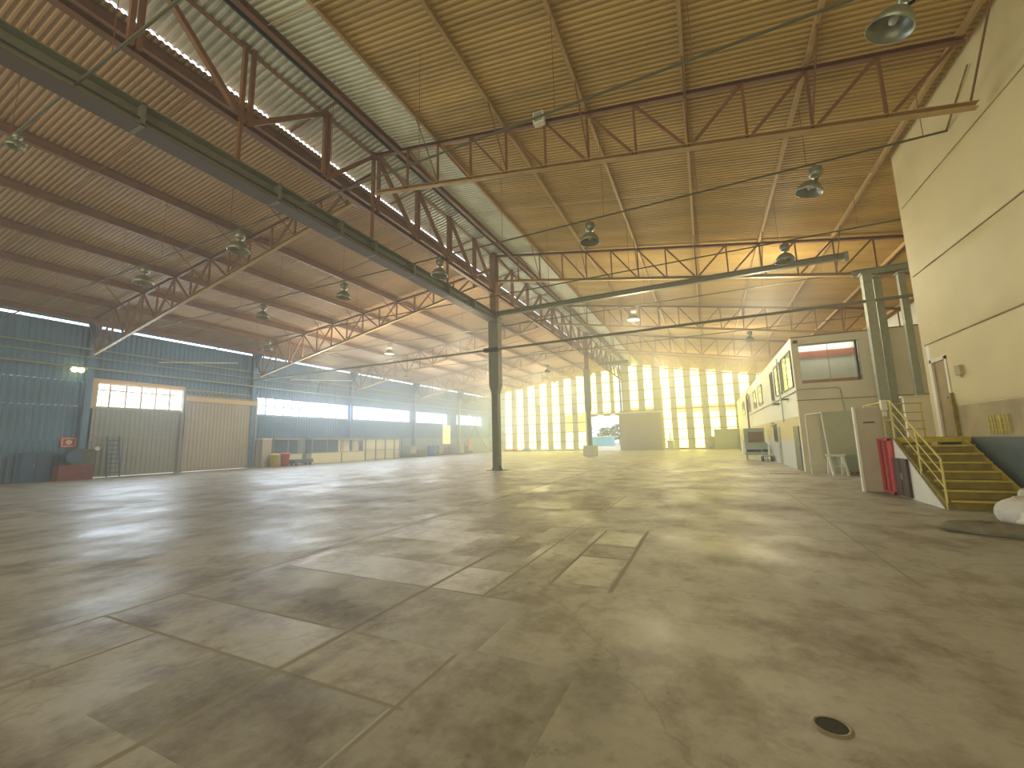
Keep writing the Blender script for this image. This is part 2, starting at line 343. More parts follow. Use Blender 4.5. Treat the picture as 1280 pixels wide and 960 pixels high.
# amber lower sheets
for k, c in enumerate([-9.4, -7.3]):
    b = MB(); b.add([(c - SW, YB - .06, 5.55), (c + SW, YB - .06, 5.55), (c + SW, YB - .06, 6.2), (c - SW, YB - .06, 6.2)], [(0, 1, 2, 3)])
    struct(b.build('window_%d' % (60 + k), 'translucent_o'), 'amber backlit sheet over the sliding door', 'window')
for k, c in enumerate([-19.7, -17.6, -3.0, -.9, 1.2, 3.2]):
    z0, z1 = ((2.9, 5.6) if c < -10 else (5.2, 6.1))
    b = MB(); b.add([(c - SW, YB - .06, z0), (c + SW, YB - .06, z0), (c + SW, YB - .06, z1), (c - SW, YB - .06, z1)], [(0, 1, 2, 3)])
    struct(b.build('window_%d' % (63 + k), 'translucent_o'), 'amber backlit sheet in a wall strip', 'window')
# girts
n = 2
for z in (1.45, 2.9, 4.35, 5.75, 7.3, 8.8, 10.3, 11.6):
    xa = XL if z < 9.5 else (-28.5 + (z - 10.3) * 8.3 if z >= 10.3 else XL)
    xb = XR if z < 9 else (11.15 - z) / .173
    spans = [(xa, xb)] if z > DZ else [(xa, DX0), (DX1, xb)]
    b = MB()
    for a, c in spans: b.chan((a, YB - .14, z), (c, YB - .14, z), .06, .11, .012)
    struct(b.build('trim_%d' % n, 'steel'), 'horizontal wall rail across the backlit strips', 'trim'); n += 1
# gable posts
for k, x in enumerate([-28.9, -22.8, -16.75, -11.35, -5.9, .15, 6.2]):
    b = MB(); b.ibeam((x, YB - .3, 0), (x, YB - .3, roofz(x) - .1), .22, .22, .015)
    struct(b.build('trim_%d' % (20 + k), 'steel' if k == 3 else 'wall_b'), 'gable post of the back wall', 'trim')
# far door: header, sliding leaf, low green wall
b = MB(); b.box(DX0 - .3, DX1 + 6.2, YB - .5, YB - .3, DZ, DZ + .28); struct(b.build('trim_30', 'white'), 'sliding door track across the far doorway', 'trim')
t = thing('door_1', 'open sliding sheet door beside the bright far doorway', 'door', (-8.8, YB - .4, 0), kind='structure')
b = MB(); b.corr(-11.7, -5.9, lambda q, o: [(q, YB - .44 - o, .05), (q, YB - .44 - o, DZ)], .2, .035, 2); b.build('door_sheet', 'door_tan', t)
b = MB()
for x in (-11.7, -5.9): b.box(x - .05, x + .05, YB - .42, YB - .36, .02, DZ)
for z in (.02, 1.8, 3.6, DZ - .1): b.box(-11.7, -5.9, YB - .42, YB - .36, z, z + .08)
b.build('door_frame', 'steel_light', t)
b = MB(); b.box(.95, 3.75, YB - 1.0, YB - .85, 0, 2.6); b.box(.9, 3.8, YB - 1.05, YB - .8, 2.6, 2.66); tag(b.build('low_partition', mat('pale_green_partition_paint', (.50, .58, .30), .6, var=.1)), 'low pale green partition wall at right end of the back wall', 'partition')
b = MB(); b.box(.2, .75, YB - .75, YB - .35, .5, 1.7); b.box(.24, .71, YB - .77, YB - .75, .54, 1.66, 0); tag(b.build('switch_cabinet', 'concrete'), 'small brown switch cabinet beside the low green partition', 'cabinet')

# outside beyond the far door
b = MB(); b.box(-90, 60, YB + .2, 220, -.1, -.02); struct(b.build('ground', 'ground'), 'bright gravel yard outside the far doorway', 'ground')
b = MB(); b.box(-90, XL - .2, -40, YB + .2, -.1, -.02); struct(b.build('ground', 'ground'), 'gravel yard outside the window wall', 'ground')
def bush(x, y, r, h, label):
    t = thing('tree', label, 'tree', (x, y, -.02), 'trees beyond the far doorway'); rnd = random.Random(int(x * 10)); b = MB()
    for _ in range(260):
        a = rnd.uniform(0, 2 * PI); rr = r * math.sqrt(rnd.random()); zz = h * (.25 + .75 * rnd.random()); sc = .35 + .3 * rnd.random()
        rr *= math.sqrt(max(.05, 1 - ((zz / h - .55) / .5) ** 2))
        c = Vector((x + rr * math.cos(a), y + rr * math.sin(a), zz)); m = Matrix.Rotation(rnd.uniform(0, 6), 3, 'Z') @ Matrix.Rotation(rnd.uniform(-1, 1), 3, 'X')
        b.add([c + m @ Vector(p) * sc for p in ((-1, 0, 0), (0, -.6, .1), (1, 0, 0), (0, .6, -.1), (0, 0, .7))], [(0, 1, 4), (1, 2, 4), (2, 3, 4), (3, 0, 4), (0, 3, 2, 1)])
    b.build('foliage', 'leaf', t); MB().tube((x, y, -.02), (x, y, h * .5), .18, 8).build('trunk', 'wood', t)
for k, x in enumerate([-46, -40, -34.5, -29, -24, -19]):
    bush(x, 128 + 4 * (k % 2), 2.7, 5.2 + (k % 3) * .8, ORD[k] + ' bushy tree from the left beyond the far doorway')
t = thing('container', 'light blue container standing in the yard beyond the far doorway', 'container', (-21.5, 92, -.02))
b = MB(); b.corr(-24.5, -18.5, lambda q, o: [(q, 91 - o, .15), (q, 91 - o, 2.2)], .3, .05, 2); b.box(-24.5, -18.5, 91.02, 93.2, .1, 2.2); b.build('body', 'bluetarp', t)
b = MB(); b.box(-24.6, -18.4, 90.85, 93.3, 2.2, 2.3); b.box(-24.6, -18.4, 90.85, 93.3, -.02, .14); b.build('frame', 'white', t)

# ------------------------------------------------------------------ left wall
WIN = [(-12, -4), (-3, 6.5), (11.9, 16.75), (22.15, 32.0), (32.5, 42.0), (42.8, 50.3), (52.9, 60.6)]  # first two lie out of view, added for light near the camera
ZW0, ZW1, ZWT = 4.3, 5.8, 9.22
def lsheet(y0, y1, z0, z1, m, name='wall_left', lab='blue grey sheeted window wall'):
    b = MB(); b.corr(y0, y1, lambda t, o: [(XL + .02 + o, t, z0), (XL + .02 + o, t, z1)], .28, .04, 2); return struct(b.build(name, m), lab, 'wall')
b = MB()
def seg(y0, y1, z0, z1): b.corr(y0, y1, lambda t, o: [(XL + .02 + o, t, z0), (XL + .02 + o, t, z1)], .28, .04, 2)
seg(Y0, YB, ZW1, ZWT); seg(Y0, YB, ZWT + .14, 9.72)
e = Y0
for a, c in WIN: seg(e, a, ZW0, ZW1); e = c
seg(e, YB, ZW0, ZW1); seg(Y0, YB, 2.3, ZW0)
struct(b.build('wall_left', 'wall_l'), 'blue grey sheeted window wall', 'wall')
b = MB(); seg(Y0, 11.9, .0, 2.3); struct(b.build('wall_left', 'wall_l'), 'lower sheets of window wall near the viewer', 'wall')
b = MB(); seg(22.1, YB, 0, 2.3); struct(b.build('wall_left', 'wall_l2'), 'paler lower sheets of the window wall', 'wall')
for k, (a, c) in enumerate(WIN):
    t = thing('window_%d' % (80 + k), 'ribbon window in the left wall', 'window', (XL, a, ZW0), kind='structure')
    if True:
        n = max(2, int(round((c - a) / .82))); f = MB()
        for i in range(n + 1):
            y = a + (c - a) * i / n; f.box(XL - .02, XL + .08, y - .045, y + .045, ZW0, ZW1)
        for z in (ZW0, (ZW0 + ZW1) / 2 + (.3 if k == 2 else 0), ZW1 - .05): f.box(XL - .02, XL + .08, a, c, z - .02, z + .06)
        f.build('window_frame', 'navy' if k != 2 else 'steel_light', t)
        MB().box(XL + .01, XL + .02, a, c, ZW0, ZW1).build('pane', 'glass', t)
        MB().box(XL + .03, XL + .16, a - .1, c + .1, ZW0 - .08, ZW0).build('window_sill', 'wall_l2' if k != 2 else 'cream2', t)
# yellowish casing of the near window
b = MB(); b.box(XL + .06, XL + .2, 11.75, 12.1, ZW0 - .1, 6.05); b.box(XL + .06, XL + .2, 12.1, 16.8, 5.8, 6.05); struct(b.build('trim_31', mat('ochre_window_casing', (.72, .52, .28), .6)), 'ochre casing of the window over the near sliding door', 'trim')
# sliding doors in left wall
def sdoor(name, y0, y1, z1, x, m, fm, label, rails):
    t = thing(name, label, 'door', (x, (y0 + y1) / 2, 0), kind='structure')
    b = MB(); b.corr(y0, y1, lambda q, o: [(x + o, q, .06), (x + o, q, z1)], .25, .035, 2); b.build('door_sheet', m, t)
    b = MB()
    for y in (y0, y1): b.box(x + .04, x + .1, y - .06, y + .06, .02, z1)
    for z in rails: b.box(x + .04, x + .08, y0, y1, z, z + .07)
    b.build('door_frame', fm, t)
sdoor('door_2', 12.0, 16.8, 4.3, XL + .12, 'door_grey', 'galv', 'grey sliding sheet door under the ochre cased window', (.03, 2.4, 4.23))
sdoor('door_3', 16.9, 22.0, 5.02, XL + .3, 'door_tan', 'door_grey', 'pale sliding sheet door with a lattice rail above', (.03, 4.95))
b = MB(); seg(21.95, 22.15, 0, 2.3); seg(11.8, 12.1, 0, 2.35); seg(16.6, 17.05, 0, 2.35); struct(b.build('wall_left', 'wall_l2'), 'narrow sheets beside the sliding doors', 'wall')
t = thing('lattice_girder', 'pink grey lattice girder above the pale sliding door', 'girder', (XL + .3, 19.5, 5.2))
b = MB(); b.bar((XL + .35, 16.8, 5.85), (XL + .35, 22.1, 5.85), .06); b.bar((XL + .35, 16.8, 5.45), (XL + .35, 22.1, 5.45), .06); b.build('chord', 'door_tan', t)
b = MB()
for i in range(18):
    y = 16.85 + i * .29; b.bar((XL + .35, y, 5.45), (XL + .35, y + .145, 5.85), .03); b.bar((XL + .35, y + .145, 5.85), (XL + .35, y + .29, 5.45), .03)
b.build('lattice', 'galv', t)
b = MB(); b.box(XL + .3, XL + .42, 16.85, 22.05, 5.03, 5.38); b.build('track_cover', mat('ochre_track_cover', (.6, .46, .28), .6), t)
# wall columns (one per truss)
for k, y in enumerate([.8] + TR):
    if k == 0: continue
    t = thing('wall_column', ORD[k - 1] + ' steel column from the left along the window wall', 'column', (XL + .25, y + .3, 0), 'columns of the window wall')
    y += .3
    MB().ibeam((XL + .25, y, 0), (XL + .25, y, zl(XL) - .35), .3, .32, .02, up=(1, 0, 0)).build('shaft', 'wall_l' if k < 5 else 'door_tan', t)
    MB().box(XL + .05, XL + .5, y - .22, y + .22, 0, .03).build('base_plate', 'galv', t)
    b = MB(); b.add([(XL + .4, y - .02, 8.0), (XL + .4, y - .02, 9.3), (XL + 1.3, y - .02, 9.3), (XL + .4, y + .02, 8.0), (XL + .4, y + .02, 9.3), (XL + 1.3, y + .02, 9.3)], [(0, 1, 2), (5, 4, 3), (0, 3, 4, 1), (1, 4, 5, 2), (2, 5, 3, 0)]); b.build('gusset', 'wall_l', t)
# knee braces and intermediate posts in the left wall
for k, y in enumerate([16.75]):
    b = MB(); b.ibeam((XL + .2, y, 0), (XL + .2, y, 5.9), .16, .2, .015, up=(1, 0, 0)); tag(b.build('door_post', 'door_tan'), 'steel post between the two sliding doors', 'post')
for k, (z, r) in enumerate([(7.75, .05), (7.25, .035), (6.6, .06)]):
    t = thing('wall_pipe', ('highest', 'middle', 'lowest')[k] + ' of three pipes running along the upper blue wall', 'pipe', (XL + .5, 30, z), 'pipes along the window wall')
    MB().tube((XL + .5, 5, z), (XL + .5, 62, z), r, 8).build('pipe', 'galv', t)
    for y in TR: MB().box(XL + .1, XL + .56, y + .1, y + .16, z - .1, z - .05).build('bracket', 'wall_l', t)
b = MB(); b.tube((XL + .3, 15.0, 7.55), (XL + 1.6, 19.5, 8.1), .04); tag(b.build('stay_rod', 'cream2'), 'pale stay rod slanting out of the blue wall over the doors', 'rod', 'stay rods on the window wall')
b = MB(); b.tube((XL + .3, 25.0, 7.6), (XL + 1.6, 31, 8.15), .04); tag(b.build('stay_rod', 'cream2'), 'pale stay rod slanting out of the blue wall over the long window', 'rod', 'stay rods on the window wall')
t = thing('cross_brace', 'steel cross brace before the last window of the left wall', 'brace', (XL + .35, 57.6, 0))
MB().ell((XL + .35, 53.6, 8.6), (XL + .35, 61.6, .6), .12).build('brace_bar', 'steel_light', t); MB().ell((XL + .42, 53.6, .6), (XL + .42, 61.6, 8.6), .12).build('brace_bar', 'steel_light', t)
b = MB(); b.add([(XL + .09, 49.3, 1.5), (XL + .09, 51.2, 1.5), (XL + .09, 51.2, 4.15), (XL + .09, 49.3, 4.15)], [(0, 1, 2, 3)]); struct(b.build('window_90', 'translucent_o'), 'backlit amber panel low in the left wall', 'window')

# ------------------------------------------------------------------ right side walls
def wallx(name, x, y0, y1, zones, label):
    b = MB(); ms = []
    for k, (z0, z1, m) in enumerate(zones):
        b.box(x, x + .25, y0, y1, z0, z1, k); ms.append(m)
    return struct(b.build(name, ms), label, 'wall')
# large painted board wall, with door hole (14.6..15.38, to 3.56)
b = MB(); zt = zr(XW) + .1; W = XW
def wb(y0, y1, z0, z1, m, d=0.): b.box(W - d, W + .25, y0, y1, z0, z1, m)
wb(Y0, 15.6, 4.06, zt, 0); wb(Y0, 14.6, 2.26, 4.06, 0); wb(Y0, 14.6, ZP, 2.26, 1); wb(Y0, 15.6, 0, ZP, 2)
wb(14.6, 15.42, 3.58, 4.06, 0); wb(15.42, 15.6, ZP, 4.06, 3)
struct(b.build('wall_right', ['cream', 'concrete', 'blue_dado', 'white']), 'tall cream board wall at right', 'wall')
# slightly sagging board sheets (upper and middle rows), a real relief
def board(y0, y1, z0, z1, seed, m='cream'):
    rnd = random.Random(seed); b = MB(); ny, nz = 26, 12; vs = []
    bumps = [(rnd.uniform(y0, y1), rnd.uniform(z0, z1), rnd.uniform(.25, .8), rnd.uniform(.015, .05)) for _ in range(9)]
    for j in range(nz + 1):
        for i in range(ny + 1):
            y = y0 + (y1 - y0) * i / ny; z = z0 + (z1 - z0) * j / nz
            e = min((i / ny), 1 - i / ny, 1) * 0 + 1
            d = .02 + sum(h * math.exp(-((y - a) ** 2 + (z - c) ** 2) / s ** 2) for a, c, s, h in bumps) + .01 * math.sin(y * 2.1 + seed) * math.sin(PI * j / nz)
            if j in (0, nz): d = .012
            if i in (0, ny): d = min(d, .015)
            vs.append((XW - d, y, z))
    b.add(vs, [(j * (ny + 1) + i, j * (ny + 1) + i + 1, (j + 1) * (ny + 1) + i + 1, (j + 1) * (ny + 1) + i) for j in range(nz) for i in range(ny)], 0, True)
    return struct(b.build('wall_right', m), 'sagging board sheets of the tall cream wall', 'wall')
board(6.0, 15.58, 4.09, 6.13, 3); board(6.0, 15.58, 6.17, 8.3, 5); board(6.0, 14.55, 2.3, 4.03, 9); board(6.0, 15.58, 8.33, 10.0, 12)
b = MB()
for z in (4.075, 6.15, 8.315): b.box(XW - .03, XW, Y0, 15.6, z - .012, z + .012)
struct(b.build('trim_32', 'concrete'), 'seams of the cream board wall', 'trim')
b = MB(); b.box(XW, XR + .3, 15.6, 15.8, 0, zr(XW) + .05); struct(b.build('wall_right', 'cream'), 'end face of the walled-off room', 'wall')
b = MB(); b.box(XR, XR + .2, 15.8, YB, 0, zr(XR) + .1); struct(b.build('wall_right', 'white'), 'pale far right outer wall', 'wall')
# door on the landing
t = thing('door_4', 'brown door standing on the landing in the cream wall', 'door', (XW, 15.0, ZP), kind='structure')
MB().box(XW + .02, XW + .07, 14.68, 15.36, ZP, 3.52).build('door_leaf', 'brown_door', t)
b = MB(); b.box(XW - .03, XW + .1, 14.58, 14.68, ZP, 3.6); b.box(XW - .03, XW + .1, 15.36, 15.46, ZP, 3.6); b.box(XW - .03, XW + .1, 14.58, 15.46, 3.52, 3.62); b.build('door_frame', 'cream2', t)
MB().tube((XW + .02, 14.78, 2.5), (XW - .06, 14.78, 2.5), .02).build('door_handle', 'galv', t)
MB().box(XW - .08, XW + .02, 14.5, 14.6, ZP, 2.6).build('door_jamb', 'yellow_dark', t)
# vent with yellow bars
t = thing('vent_grille', 'square vent with yellow bars low on the cream wall', 'vent', (XW - .02, 12.86, ZP))
MB().box(XW - .02, XW + .01, 12.5, 13.22, ZP + .07, 1.95).build('mesh_panel', 'concrete', t)
b = MB()
for i in range(7): b.box(XW - .035, XW - .02, 12.52 + i * .113, 12.54 + i * .113, ZP + .07, 1.95)
for z in (1.6, 1.75, 1.88): b.box(XW - .04, XW - .02, 12.5, 13.22, z, z + .02)
b.box(XW - .045, XW - .02, 12.76, 12.82, ZP + .07, 1.95)
b.build('bars', 'yellow', t)
b = MB(); b.box(XW - .1, XW, 13.85, 14.08, 3.0, 3.24); b.tube((XW - .05, 13.96, 2.94), (XW - .05, 13.96, 3.0), .03); tag(b.build('door_bell', 'concrete'), 'small grey box beside the brown door', 'box')
b = MB(); b.path([(XW - .06, 12.75, 8.83), (XW - .06, 11.6, 9.6)], .018); tag(b.build('conduit_drop', 'yellow_dark'), 'thin conduit rising up the cream wall from a lighting pipe', 'conduit')

# ------------------------------------------------------------------ two-storey cabin block
CX, CY, CZ = 3.8, 22.1, 5.98
t = thing('office_block', 'two storey cream office block along the right side', 'building', (CX, CY, 0))
b = MB()
# side face (towards viewer) as bands with window hole 4.06..6.22, 3.88..5.66
b.box(CX, XR, CY, CY + .2, 3.15, 3.88, 0); b.box(CX, 4.06, CY, CY + .2, 3.88, 5.66, 0); b.box(6.22, XR, CY, CY + .2, 3.88, 5.66, 0); b.box(CX, XR, CY, CY + .2, 5.66, CZ, 0)
b.box(CX, XR, CY, CY + .2, 0, 3.12, 0); b.box(CX, XR, CY - .01, CY + .2, 3.12, 3.15, 3)
# long face with dado
b.box(CX, CX + .2, CY + .2, 60, 0, 1.35, 1); b.box(CX, CX + .2, CY + .2, 60, 1.35, 2.45, 2); b.box(CX, CX + .2, CY + .2, 60, 2.45, CZ, 4)
b.box(CX, XR, CY, 60, CZ, CZ + .05, 3)
b.build('wall', ['cream2', 'bluewhite', 'cream', 'steel', 'white'], t)
g = MB().box(4.04, 6.24, CY + .6, CY + .65, 3.86, 5.68).build('back_panel', 'interior', t)
MB().box(4.02, 6.25, CY + .55, CY + .6, 5.1, 5.4).build('band', 'int_red', t)
MB().box(4.02, 6.25, CY + .55, CY + .6, 3.87, 4.08).build('band', 'int_red', t)
w = MB().box(4.06, 6.22, CY + .06, CY + .07, 3.88, 5.66).build('window_pane', glass('office_glass', (.92, .95, .93), .15), t)
b = MB(); b.box(4.04, 6.24, CY + .02, CY + .12, 3.84, 3.88); b.box(4.04, 6.24, CY + .02, CY + .12, 5.66, 5.70); b.box(4.03, 4.06, CY + .02, CY + .12, 3.84, 5.7); b.box(6.22, 6.25, CY + .02, CY + .12, 3.84, 5.7); b.box(5.12, 5.14, CY + .05, CY + .08, 3.88, 5.66); b.build('window_frame', 'galv', t)
for (y0, y1, z0, z1) in [(22.5, 25.0, 3.85, 5.45), (25.6, 27.6, 3.85, 5.4), (28.6, 29.3, 3.7, 5.3), (34, 36, 3.9, 5.2), (38, 39.6, 3.9, 5.2), (43, 45, 3.9, 5.2), (49, 51, 3.9, 5.2), (29.0, 29.9, 1.3, 2.25)]:
    f = MB().box(CX - .03, CX + .03, y0, y1, z0, z1).build('side_window', 'glass_ref', t)
    b = MB(); b.box(CX - .06, CX, y0 - .06, y0, z0 - .06, z1 + .06); b.box(CX - .06, CX, y1, y1 + .06, z0 - .06, z1 + .06); b.box(CX - .06, CX, y0, y1, z0 - .06, z0); b.box(CX - .06, CX, y0, y1, z1, z1 + .06); b.box(CX - .05, CX, (y0 + y1) / 2 - .02, (y0 + y1) / 2 + .02, z0, z1); b.build('window_frame', 'darkdoor', f)
for (y0, y1, z1, m) in [(22.5, 23.7, 2.02, 'darkdoor'), (27.9, 28.7, 2.1, 'galv'), (36.5, 37.4, 2.1, 'white'), (46, 47, 2.1, 'white')]:
    f = MB().box(CX - .04, CX + .02, y0, y1, .02, z1).build('door', m, t)
    MB().box(CX - .07, CX - .04, y0 + .06, y0 + .1, .95, 1.1).build('door_handle', 'galv', f)
t = thing('office_sign', 'small dark name sign over a door of the office block', 'sign', (CX - .04, 30.6, 2.2))
MB().box(CX - .06, CX - .01, 29.95, 31.3, 2.17, 2.42).build('plate', 'darkdoor', t)
for i in range(7): MB().box(CX - .065, CX - .06, 30.1 + i * .17, 30.17 + i * .17, 2.24, 2.34).build('letter', 'cream2', t)
# pipes on the long face
b = MB(); b.path([(CX - .06, CY - .06, 3.55), (CX - .06, 48, 3.55)], .03); b.path([(CX - .06, 25.9, 3.55), (CX - .06, 25.9, 2.3)], .03); b.path([(CX - .08, 25.9, 5.7), (CX - .08, 25.9, 3.55)], .03); tag(b.build('wall_conduit', 'galv'), 'grey conduit running along the office block at mid height', 'conduit')
b = MB(); b.path([(CX - .22, 43.5, 1.5), (CX - .22, 43.5, 5.2), (CX - .22, 42.6, 5.4), (CX - .22, 41.8, 5.2)], .07); tag(b.build('red_pipe', 'darkred'), 'red standpipe rising up the office block', 'pipe')
b = MB(); b.box(CX - .4, CX - .05, 42.9, 44.1, 1.1, 1.65); tag(b.build('hose_cabinet', 'redplastic'), 'red hose cabinet at foot of the red standpipe', 'cabinet')
b = MB(); b.path([(3.82, CY - .05, 3.62), (5.28, CY - .05, 3.62), (5.38, CY - .05, 3.55), (5.45, CY - .05, 2.55)], .022); tag(b.build('conduit', 'galv'), 'bent conduit under the big office window', 'conduit')
t = thing('flood_light', 'little dark lamp at the top corner of the office block', 'lamp', (3.95, CY - .1, 5.8)); MB().box(3.86, 4.02, CY - .2, CY - .06, 5.72, 5.84).build('housing', 'black', t); MB().box(3.92, 3.96, CY - .08, CY, 5.76, 5.8).build('bracket', 'galv', t)
b = MB(); b.box(CX - .3, CX, 24.2, 24.6, 3.35, 3.42); tag(b.build('wall_bracket', 'darkdoor'), 'short dark bracket on the office block nearest its front corner', 'bracket')
b = MB(); b.box(CX - .3, CX, 27.0, 27.8, 3.32, 3.4); tag(b.build('wall_bracket', 'darkdoor'), 'longer dark bracket on the office block above the second door', 'bracket')

# lean-to bay in front of office side: green board, white pipe frame
b = MB(); b.box(4.45, 6.1, CY - .12, CY - .03, .6, 2.52); b.box(4.4, 6.15, CY - .14, CY - .02, 2.52, 2.57); tag(b.build('green_board', 'greenboard'), 'tall pale green board on the side of the office block', 'board')
t = thing('pipe_frame', 'white pipe frame in front of the pale green board', 'frame', (4.3, 21.5, 0))
MB().path([(3.86, 21.2, 0), (3.86, 21.2, 2.44)], .03).build('post', 'white', t); MB().path([(3.86, 21.2, 2.44), (4.38, 21.0, 2.5)], .03).build('rail', 'white', t); MB().path([(4.38, 21.0, 2.5), (4.42, 20.6, 0)], .03).build('post', 'white', t)
t = thing('trestle', 'low white trestle at the foot of the green board', 'trestle', (4.5, 20.3, 0))
for (x, y) in ((4.3, 20.1), (4.3, 20.6), (4.75, 20.1), (4.75, 20.6)):
    MB().bar((x + (.06 if y < 20.3 else 0), y, 0), (x, 20.35, .78), .07).build('leg', 'white', t)
MB().box(4.22, 4.84, 20.3, 20.4, .74, .82).build('top', 'white', t); MB().bar((4.3, 20.2, .35), (4.75, 20.2, .35), .04).build('stretcher', 'white', t)
t = thing('tub', 'pale green tub against the office block wall', 'tub', (5.6, 21.3, 0))
b = MB(); b.add([(4.95, 21.05, 0), (6.3, 21.05, 0), (6.3, 21.7, 0), (4.95, 21.7, 0), (4.85, 20.95, .7), (6.4, 20.95, .7), (6.4, 21.8, .7), (4.85, 21.8, .7)], [(0, 1, 5, 4), (1, 2, 6, 5), (2, 3, 7, 6), (3, 0, 4, 7), (0, 3, 2, 1)]); b.build('body', 'mint', t)
b = MB(); b.bar((4.85, 20.95, .7), (6.4, 20.95, .7), .06); b.bar((4.85, 21.8, .7), (6.4, 21.8, .7), .06); b.bar((4.85, 20.95, .7), (4.85, 21.8, .7), .06); b.bar((6.4, 20.95, .7), (6.4, 21.8, .7), .06); b.build('rim', 'mint', t)
b = MB(); rnd = random.Random(4)
for i in range(60):
    x = rnd.uniform(4.95, 6.2); y = rnd.uniform(20.3, 20.85); a = rnd.uniform(0, PI); L_ = rnd.uniform(.1, .3)
    z = .04 + .24 * max(0, 1 - abs(x - 5.7) / .8) * rnd.random()
    b.bar((x - L_ * math.cos(a) / 2, y - L_ * math.sin(a) / 4, z), (x + L_ * math.cos(a) / 2, y + L_ * math.sin(a) / 4, z + rnd.uniform(-.03, .1)), .07, .04)
tag(b.build('offcut_heap', 'rubble'), 'heap of brown offcuts in front of the pale green tub', 'heap', kind='stuff')

# white edged free-standing board
t = thing('partition_board', 'tall taupe board with white edge beside the red locker', 'board', (4.1, 14.8, 0))
MB().box(3.9, 4.6, 14.9, 14.96, .02, 2.33).build('panel', 'pink_panel', t)
MB().box(3.85, 3.9, 14.86, 15.0, 0, 2.36).build('edge_strip', 'white', t)
MB().box(4.05, 4.3, 14.88, 14.9, 1.9, 1.93).build('slot', 'dark', t)
# landing
t = thing('landing', 'raised landing in front of the brown door', 'platform', (5.2, 15.2, 0))
MB().box(4.43, XW - .01, 14.1, 16.3, ZP - .1, ZP).build('deck', 'yellow_dark', t)
MB().box(4.43, XW - .01, 14.08, 14.1, ZP - .12, ZP + .005).build('edge', 'yellow', t)
MB().box(4.6, XW - .02, 16.1, 16.25, 0, ZP - .1).build('wall', 'cream2', t)
# guard rail at landing far side and left side
t = thing('guard_rail', 'yellow guard rail around the far side of the landing', 'railing', (5.2, 16.2, ZP))
for x in (4.47, 5.0, 5.8): MB().tube((x, 16.2, ZP), (x, 16.2, 2.5), .022).build('post', 'yellow', t)
for z in (1.7, 1.95, 2.2, 2.47): MB().tube((4.47, 16.2, z), (5.85, 16.2, z), .018).build('rail', 'yellow', t)
t = thing('guard_rail', 'yellow guard rail on the open side of the landing above the red locker', 'railing', (4.47, 15, ZP))
for y in (14.75, 16.15): MB().tube((4.47, y, ZP), (4.47, y, 2.45), .022).build('post', 'yellow_pale', t)
for z in (1.95, 2.45): MB().tube((4.47, 14.1, z), (4.47, 16.15, z), .018).build('rail', 'yellow_pale', t)
t = thing('flood_light', 'small white floodlight fixed on top of the stair railing', 'lamp', (4.45, 14.55, 2.4))
MB().box(4.38, 4.5, 14.45, 14.6, 2.22, 2.5).build('housing', 'lampwhite', t); MB().box(4.4, 4.48, 14.5, 14.56, 2.06, 2.2).build('bracket', 'lampwhite', t)
# stairs
t = thing('staircase', 'worn yellow steel staircase against the blue grey wall', 'stairs', (5.1, 13, 0))
SXa, SXb = 4.5, 5.72; ny = 8; run = .28; rise = ZP / 8; ys = 11.9
for k in range(7):
    y = ys + k * run; z = rise * (k + 1)
    st = MB().box(SXa, SXb, y, y + run + .02, z - .03, z).build('step', 'yellow_dark', t)
    MB().box(SXa, SXb, y - .025, y + .012, z - .04, z + .004).build('nosing', 'yellow', st)
    MB().box(SXa, SXb, y + .03, y + .045, z - rise, z - .03).build('riser', 'yellow_dark', st)
def stringer(x, m):
    b = MB(); a, c = (ys - .05, 0), (ys + 8 * run, ZP)
    b.add([(x - .03, a[0], 0), (x - .03, a[0] + .35, 0), (x - .03, 14.14, ZP - .25), (x - .03, 14.14, ZP + .02), (x - .03, a[0], .12),
           (x + .03, a[0], 0), (x + .03, a[0] + .35, 0), (x + .03, 14.14, ZP - .25), (x + .03, 14.14, ZP + .02), (x + .03, a[0], .12)],
          [(4, 3, 2, 1, 0), (5, 6, 7, 8, 9), (0, 1, 6, 5), (1, 2, 7, 6), (2, 3, 8, 7), (3, 4, 9, 8), (4, 0, 5, 9)]); b.build('stringer', m, t)
stringer(4.46, 'yellow_dark'); stringer(5.75, 'yellow')
b = MB(); b.add([(4.40, 11.93, 0), (4.40, 14.12, ZP - .02), (4.40, 14.12, 0), (4.42, 11.93, 0), (4.42, 14.12, ZP - .02), (4.42, 14.12, 0)], [(0, 1, 2), (5, 4, 3), (0, 3, 4, 1), (1, 4, 5, 2), (2, 5, 3, 0)]); b.build('side_panel', 'white', t)
t = thing('handrail', 'pale yellow handrail of the stairs', 'railing', (4.44, 13, 0))
for (y, z0, z1) in ((11.88, 0, 1.03), (12.85, .62, 1.68), (14.08, 1.45, 2.45)): MB().tube((4.44, y, z0), (4.44, y, z1), .022).build('post', 'yellow_pale', t)
for d in (0, -.3, -.6): MB().tube((4.44, 11.88, 1.03 + d), (4.44, 14.08, 2.45 + d * .95), .02 if d == 0 else .014).build('rail', 'yellow_pale', t)
